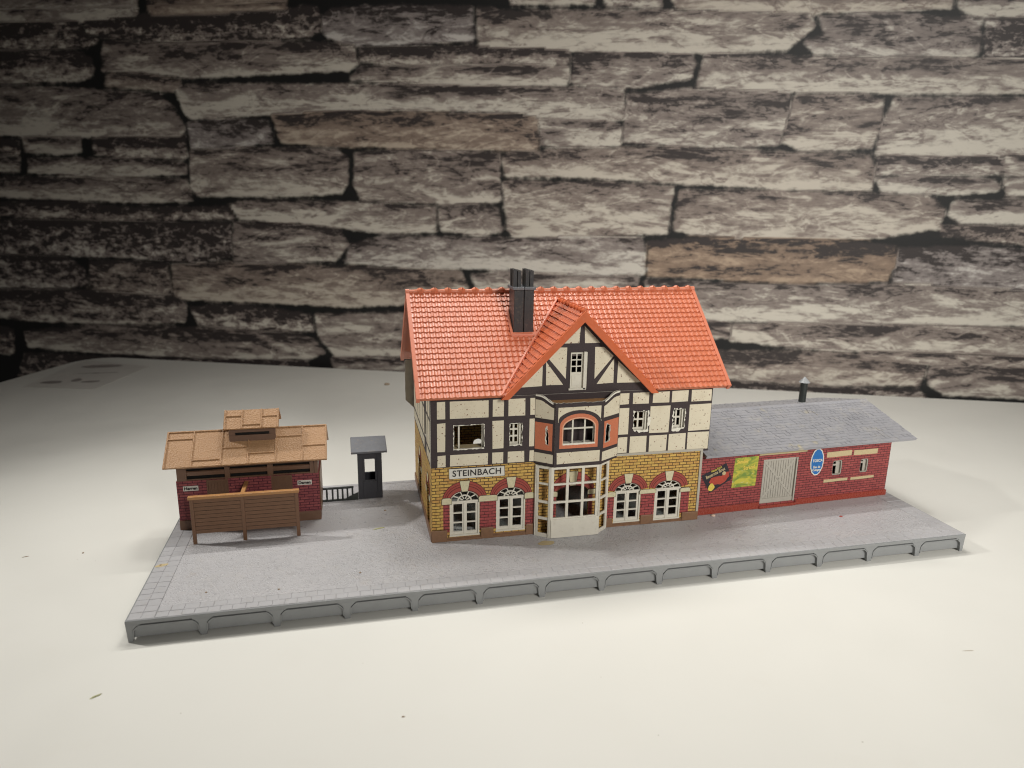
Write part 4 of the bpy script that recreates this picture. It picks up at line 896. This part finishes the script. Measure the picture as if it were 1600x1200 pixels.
# ------------------------------------------------------------------ toilet hut
def hut():
    T = thing('toilet_hut', 'small brick toilet hut with tan felt roof and a raised roof vent at left', 'model building', (3.45, 7.4, H))
    x0, x1, y0, y1 = .37, 6.55, 7.40, 9.5
    m = MB(); m.plate(rect(x0, x1, 1.34, 3.22), [rect(1.63, 2.56, 1.35, 3.21), rect(4.42, 5.35, 1.35, 3.21)], .12, 'hbrick', O=(0, y0, 0))
    m.box(x0, x0+.12, y0+.125, y1, 1.34, 3.22, 'hbrick'); m.box(x1-.12, x1, y0+.125, y1, 1.34, 3.22, 'hbrick'); m.box(x0+.13, x1-.13, y1-.12, y1, 1.34, 3.22, 'hbrick'); m.build('wall', T)
    m = MB(); m.box(x0-.02, x1+.02, y0-.03, y1+.02, H, 1.338, 'dbrown'); m.box(x1+.003, x1+.05, y0+.02, y1, 1.34, 3.2, 'cbrown'); m.build('plinth', T, bevel=.02)
    for a, b in ((1.63, 2.56), (4.42, 5.35)):
        d = MB(); d.box(a-.02, b+.02, y0+.05, y0+.1, 1.34, 3.2, 'dbrown')
        for i in range(6): c = a+.06+i*(b-a-.12)/6; d.box(c+.01, c+(b-a-.12)/6-.01, y0+.035, y0+.05, 1.36, 3.1, 'dbrown')
        d.box(a, b, y0+.01, y0+.05, 3.1, 3.2, 'dbrown'); d.box(a, a+.06, y0+.01, y0+.05, 1.36, 3.1, 'dbrown'); d.box(b-.06, b, y0+.01, y0+.05, 1.36, 3.1, 'dbrown'); d.build('door', T)
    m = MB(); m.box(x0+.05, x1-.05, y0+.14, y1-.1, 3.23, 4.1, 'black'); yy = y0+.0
    for a, b in ((.42, .82), (2.44, 2.66), (4.28, 4.53), (6.16, 6.34), (6.36, 6.52)): m.box(a, b, yy, yy+.12, 3.225, 4.05, 'dbrown')
    for a, b in ((.82, 2.44), (2.66, 4.28), (4.53, 6.16)):
        m.box(a, b, yy+.01, yy+.1, 3.78, 4.05, 'dbrown'); m.hexa([(a, yy+.05, 3.44), (b, yy+.05, 3.44), (b, yy+.1, 3.44), (a, yy+.1, 3.44)], [(a, yy+.02, 3.63), (b, yy+.02, 3.63), (b, yy+.09, 3.66), (a, yy+.09, 3.66)], 'dbrown'); m.box(a, b, yy+.03, yy+.1, 3.225, 3.28, 'dbrown')
    m.plate([(y0+.13, 3.225), (y1, 3.225), (y1, 4.1), (8.45, 4.98), (y0+.13, 4.1)], [], .1, 'dbrown', O=(x1-.03, 0, 0), eu=(0, 1, 0), en=(1, 0, 0)); m.plate([(y0+.13, 3.225), (y1, 3.225), (y1, 4.1), (8.45, 4.98), (y0+.13, 4.1)], [], .1, 'dbrown', O=(x0+.05, 0, 0), eu=(0, 1, 0), en=(-1, 0, 0))
    m.build('louvre_band', T)
    for nm, cx, cz, body in (('left', .96, 2.865, 'Herren'), ('right', 5.895, 2.785, 'Damen')):
        s = MB(); s.plate(rect(cx-.32, cx+.32, cz-.115, cz+.115), [], .01, 'signw', O=(0, y0-.012, 0)); so = s.build('sign', T, label='white sign reading '+body); text('lettering', body, .19, face_T(cx, y0-.028, cz), 'ink', so, bold=.006)
    def two(parent_mb, xa, xb, ye, ze, yr, zr, th, mat='tan'):
        for sg in (1, -1):
            a = Vector((0, ye if sg > 0 else 2*yr-ye, ze)); b = Vector((0, yr, zr)); n = Vector((0, -(zr-ze), (yr-ye))).normalized() if sg > 0 else Vector((0, (zr-ze), (yr-ye))).normalized()
            q = [Vector((xa, 0, 0))+a, Vector((xb, 0, 0))+a, Vector((xb, 0, 0))+b, Vector((xa, 0, 0))+b]
            lo, hi = [p-n*th for p in q], q
            parent_mb.hexa(lo, hi, mat) if sg > 0 else parent_mb.hexa(lo[::-1], hi[::-1], mat)
    def batten(mb, xs, hs, ye, ze, yr, zr, w_=.05, h=.045):
        a = Vector((0, ye, ze)); b = Vector((0, yr, zr)); v = b-a; n = Vector((0, -(zr-ze), (yr-ye))).normalized()
        def bar(p, q, s):
            c = [p-s, q-s, q+s, p+s]; mb.hexa([k-n*.01 for k in c], [k+n*h for k in c], 'tan')
        for x in xs: bar(Vector((x, 0, 0))+a-v*.015, Vector((x, 0, 0))+b, Vector((w_/2, 0, 0)))
        for xa, xb, t in hs: bar(Vector((xa, 0, 0))+a+v*t, Vector((xb, 0, 0))+a+v*t, v.normalized()*w_/2)
    m = MB(); two(m, -.02, 6.97, 6.93, 4.06, 8.45, 5.23, .11)
    xs = (.03, 1.13, 2.36, 3.50, 4.69, 5.86, 6.93)
    batten(m, xs, [(.05, 1.1, .78), (1.15, 2.3, .17), (2.4, 3.48, .47), (3.52, 4.66, .28), (4.72, 5.84, .72), (5.88, 6.9, .42), (.05, 6.9, .985)], 6.93, 4.06, 8.45, 5.23)
    r = m.build('roof', T)
    m = MB(); m.box(2.72, 4.66, 7.95, 8.95, 4.55, 5.62, 'dbrown'); m.box(2.95, 4.42, 7.925, 7.949, 5.10, 5.22, 'black'); m.box(2.68, 4.70, 7.90, 7.949, 4.7, 5.09, 'dbrown'); m.box(2.68, 4.70, 7.90, 7.948, 5.225, 5.60, 'dbrown'); m.box(2.68, 2.94, 7.905, 7.948, 5.095, 5.222, 'dbrown'); m.box(4.43, 4.70, 7.905, 7.948, 5.095, 5.222, 'dbrown')
    two(m, 2.48, 4.87, 7.68, 5.48, 8.45, 6.14, .09); batten(m, (2.53, 3.26, 4.10, 4.83), [(2.55, 3.24, .68), (3.28, 4.08, .2), (4.12, 4.8, .62)], 7.68, 5.48, 8.45, 6.14)
    m.build('roof_vent', r)
hut()

def screen():
    Sn = thing('screen_fence', 'brown slatted privy screen standing in front of the toilet hut', 'fence', (3.44, 5.87, H))
    y = 5.85
    for a, b in ((1.20, 1.35), (3.27, 3.42), (5.55, 5.70)):
        p = MB(); p.box(a, b, y-.055, y+.06, H-.002, 2.96, 'cbrown'); p.build('post', Sn, bevel=.012)
    for a, b in ((1.352, 3.268), (3.422, 5.548)):
        m = MB(); n = 9; z0, z1 = 1.34, 2.95; h = (z1-z0)/n; m.box(a, b, y+.0, y+.04, z0, z1, 'gapshade')  # dark sheet behind the slats paints in the shade of their gaps
        for i in range(n): m.hexa([(a, y-.03, z0+i*h+.012), (b, y-.03, z0+i*h+.012), (b, y+.05, z0+i*h+.012), (a, y+.05, z0+i*h+.012)], [(a, y-.015, z0+(i+1)*h-.012), (b, y-.015, z0+(i+1)*h-.012), (b, y+.05, z0+(i+1)*h-.012), (a, y+.05, z0+(i+1)*h-.012)], 'cbrown')
        m.build('slat_panel', Sn)
    m = MB(); m.box(1.14, 5.75, y-.10, y+.12, 2.962, 3.09, 'litbrown'); m.build('top_rail', Sn, bevel=.015)
    m = MB(); m.box(3.26, 3.43, y+.122, 7.395, 2.93, 3.06, 'litbrown'); m.build('tie_beam', Sn, bevel=.012)
screen()

def booth():
    B = thing('ticket_booth', 'narrow dark slate booth with a window and sloping roof beside the railing', 'booth', (8.94, 9.95, H))
    x0, x1, y0, y1 = 8.34, 9.54, 9.5, 10.45
    m = MB(); m.plate(rect(x0, x1, H, 3.36), [rect(8.69, 9.19, 1.86, 2.98)], .05, 'booth', O=(0, y0, 0)); m.plate(rect(x0, x1, H, 3.6), [rect(8.6, 9.3, 1.95, 3.1)], .08, 'booth', O=(0, y1, 0), en=(0, 1, 0))
    m.box(x0, x0+.08, y0+.052, y1-.082, H, 3.4, 'booth'); m.box(x1-.08, x1, y0+.052, y1-.082, H, 3.4, 'booth')
    m.box(x0, 8.58, y0-.05, y0-.003, H, 3.3, 'booth'); m.box(9.30, x1, y0-.05, y0-.003, H, 3.3, 'booth'); m.box(8.582, 9.298, y0-.05, y0-.003, H, 1.80, 'booth'); m.box(8.582, 9.298, y0-.05, y0-.003, 3.10, 3.3, 'booth')
    m.build('wall', B, bevel=.012)
    m = MB(); a, b = Vector((0, 9.22, 3.36)), Vector((0, 10.55, 3.74)); n = Vector((0, -.38, 1.33)).normalized(); q = [Vector((8.04, 0, 0))+a, Vector((9.81, 0, 0))+a, Vector((9.79, 0, 0))+b, Vector((8.03, 0, 0))+b]
    m.hexa(q, [p+n*.13 for p in q], 'boothroof'); m.build('roof', B, bevel=.03)
booth()
def railing():
    Rl = thing('railing', 'low dark railing with six uprights between the hut and the booth', 'railing', (7.4, 9.47, H)); y = 9.47
    m = MB(); m.box(6.60, 8.10, y-.05, y+.05, 1.50, 1.60, 'rail'); m.build('top_rail', Rl, bevel=.015)
    m = MB(); m.box(6.52, 8.33, y-.06, y+.06, H, .94, 'rail'); m.hexa([(7.7, y-.03, .941), (8.33, y-.03, .941), (8.33, y+.03, .941), (7.7, y+.03, .941)], [(7.75, y-.03, 1.0), (8.33, y-.03, 1.25), (8.33, y+.03, 1.25), (7.75, y+.03, 1.0)], 'rail'); m.build('bottom_rail', Rl)
    for x in (6.78, 7.06, 7.31, 7.55, 7.79, 8.04): m = MB(); m.box(x-.045, x+.045, y-.04, y+.04, .942, 1.499, 'rail'); m.build('upright', Rl)
railing()

# ------------------------------------------------------------------ crumbs and scraps
def crumb(name, label, cat, x, y, z, r, mat, sx=1, sy=1, rz=0, sz=.6):
    rn = random.Random(int(x*100+y*10)); bm = bmesh.new(); bmesh.ops.create_icosphere(bm, subdivisions=2, radius=r)
    for v in bm.verts: v.co = Vector((v.co.x*sx*rn.uniform(.75, 1.2), v.co.y*sy*rn.uniform(.75, 1.2), max(-r*.35, v.co.z*rn.uniform(.7, 1.1))*sz))
    me = bpy.data.meshes.new(name); bm.to_mesh(me); bm.free(); me.materials.append(MAT[mat]); o = bpy.data.objects.new(name, me); COL.objects.link(o)
    o.location = (x, y, z+r*.2*sz); o.rotation_euler = (0, 0, rz); tag(o, label, cat)
crumb('straw_scrap', 'thin yellow straw scrap on the grey deck left of the station', 'scrap', 9.18, 5.85, .872, .06, 'crumb', 4.5, .7, .25)
crumb('glue_blob', 'dirty pale glue blob with a dark pit on the left edge of the base', 'glue', .29, 4.07, .874, .16, 'bar', 1.6, .8, .4, .15)
crumb('pit', 'tiny dark speck in the glue blob on the left edge of the base', 'crumb', .27, 4.07, .890, .05, 'crumbd', 1, .8)
crumb('paper_crumb', 'pale crumb on the deck at the left end of the shed front', 'crumb', 25.24, 4.15, .872, .12, 'chip', 1, .8, .2)
crumb('pinkish_chip', 'flat pinkish chip on the deck in front of the shed', 'crumb', 31.45, 2.87, .872, .09, 'pred', 1.2, .7, .3, .25)
crumb('glue_stain', 'flat yellowish glue stain on the deck before the bay window', 'glue', 16.4, 2.95, .870, .30, 'bar', 1.2, .8, .1, .03)
crumb('dark_crumb', 'brown crumb on the deck beside the booth', 'crumb', 9.57, 7.8, .872, .06, 'crumbd')
crumb('dark_crumb', 'brown speck on the deck nearest the front left corner', 'crumb', 2.46, 1.51, .872, .045, 'crumbd')
crumb('dark_crumb', 'brown speck on the deck midway between screen and front edge', 'crumb', 5.15, 1.2, .872, .045, 'crumbd')
crumb('dark_crumb', 'brown speck on the deck before the station left corner', 'crumb', 8.25, 1.89, .872, .05, 'crumbd')
crumb('dark_crumb', 'dark brown crumb on the table far behind, between hut and station', 'crumb', 11.26, 36.66, 0, .24, 'crumbd', 1.2, .8)
crumb('green_fibre', 'short green fibre on the table in front of the base', 'scrap', -.15, -2.86, 0, .055, 'crumb', 3.2, .7, .6)
crumb('brown_fibre', 'thin brown fibre on the table left of the base', 'scrap', -6.2, 7.81, 0, .035, 'crumbd', 4, .6, .3)
crumb('table_speck', 'dark speck on the table left of the base beside the fibre', 'crumb', -3.86, 7.71, 0, .05, 'crumbd')
crumb('hair', 'fine pale brown hair on the table at front right', 'hair', 29.67, -6.57, 0, .022, 'crumbd', 11, .5, -.15)
crumb('table_speck', 'dark speck on the table at the bottom centre of the picture', 'crumb', 9.37, -5.81, 0, .04, 'crumbd', 1.3, .7)
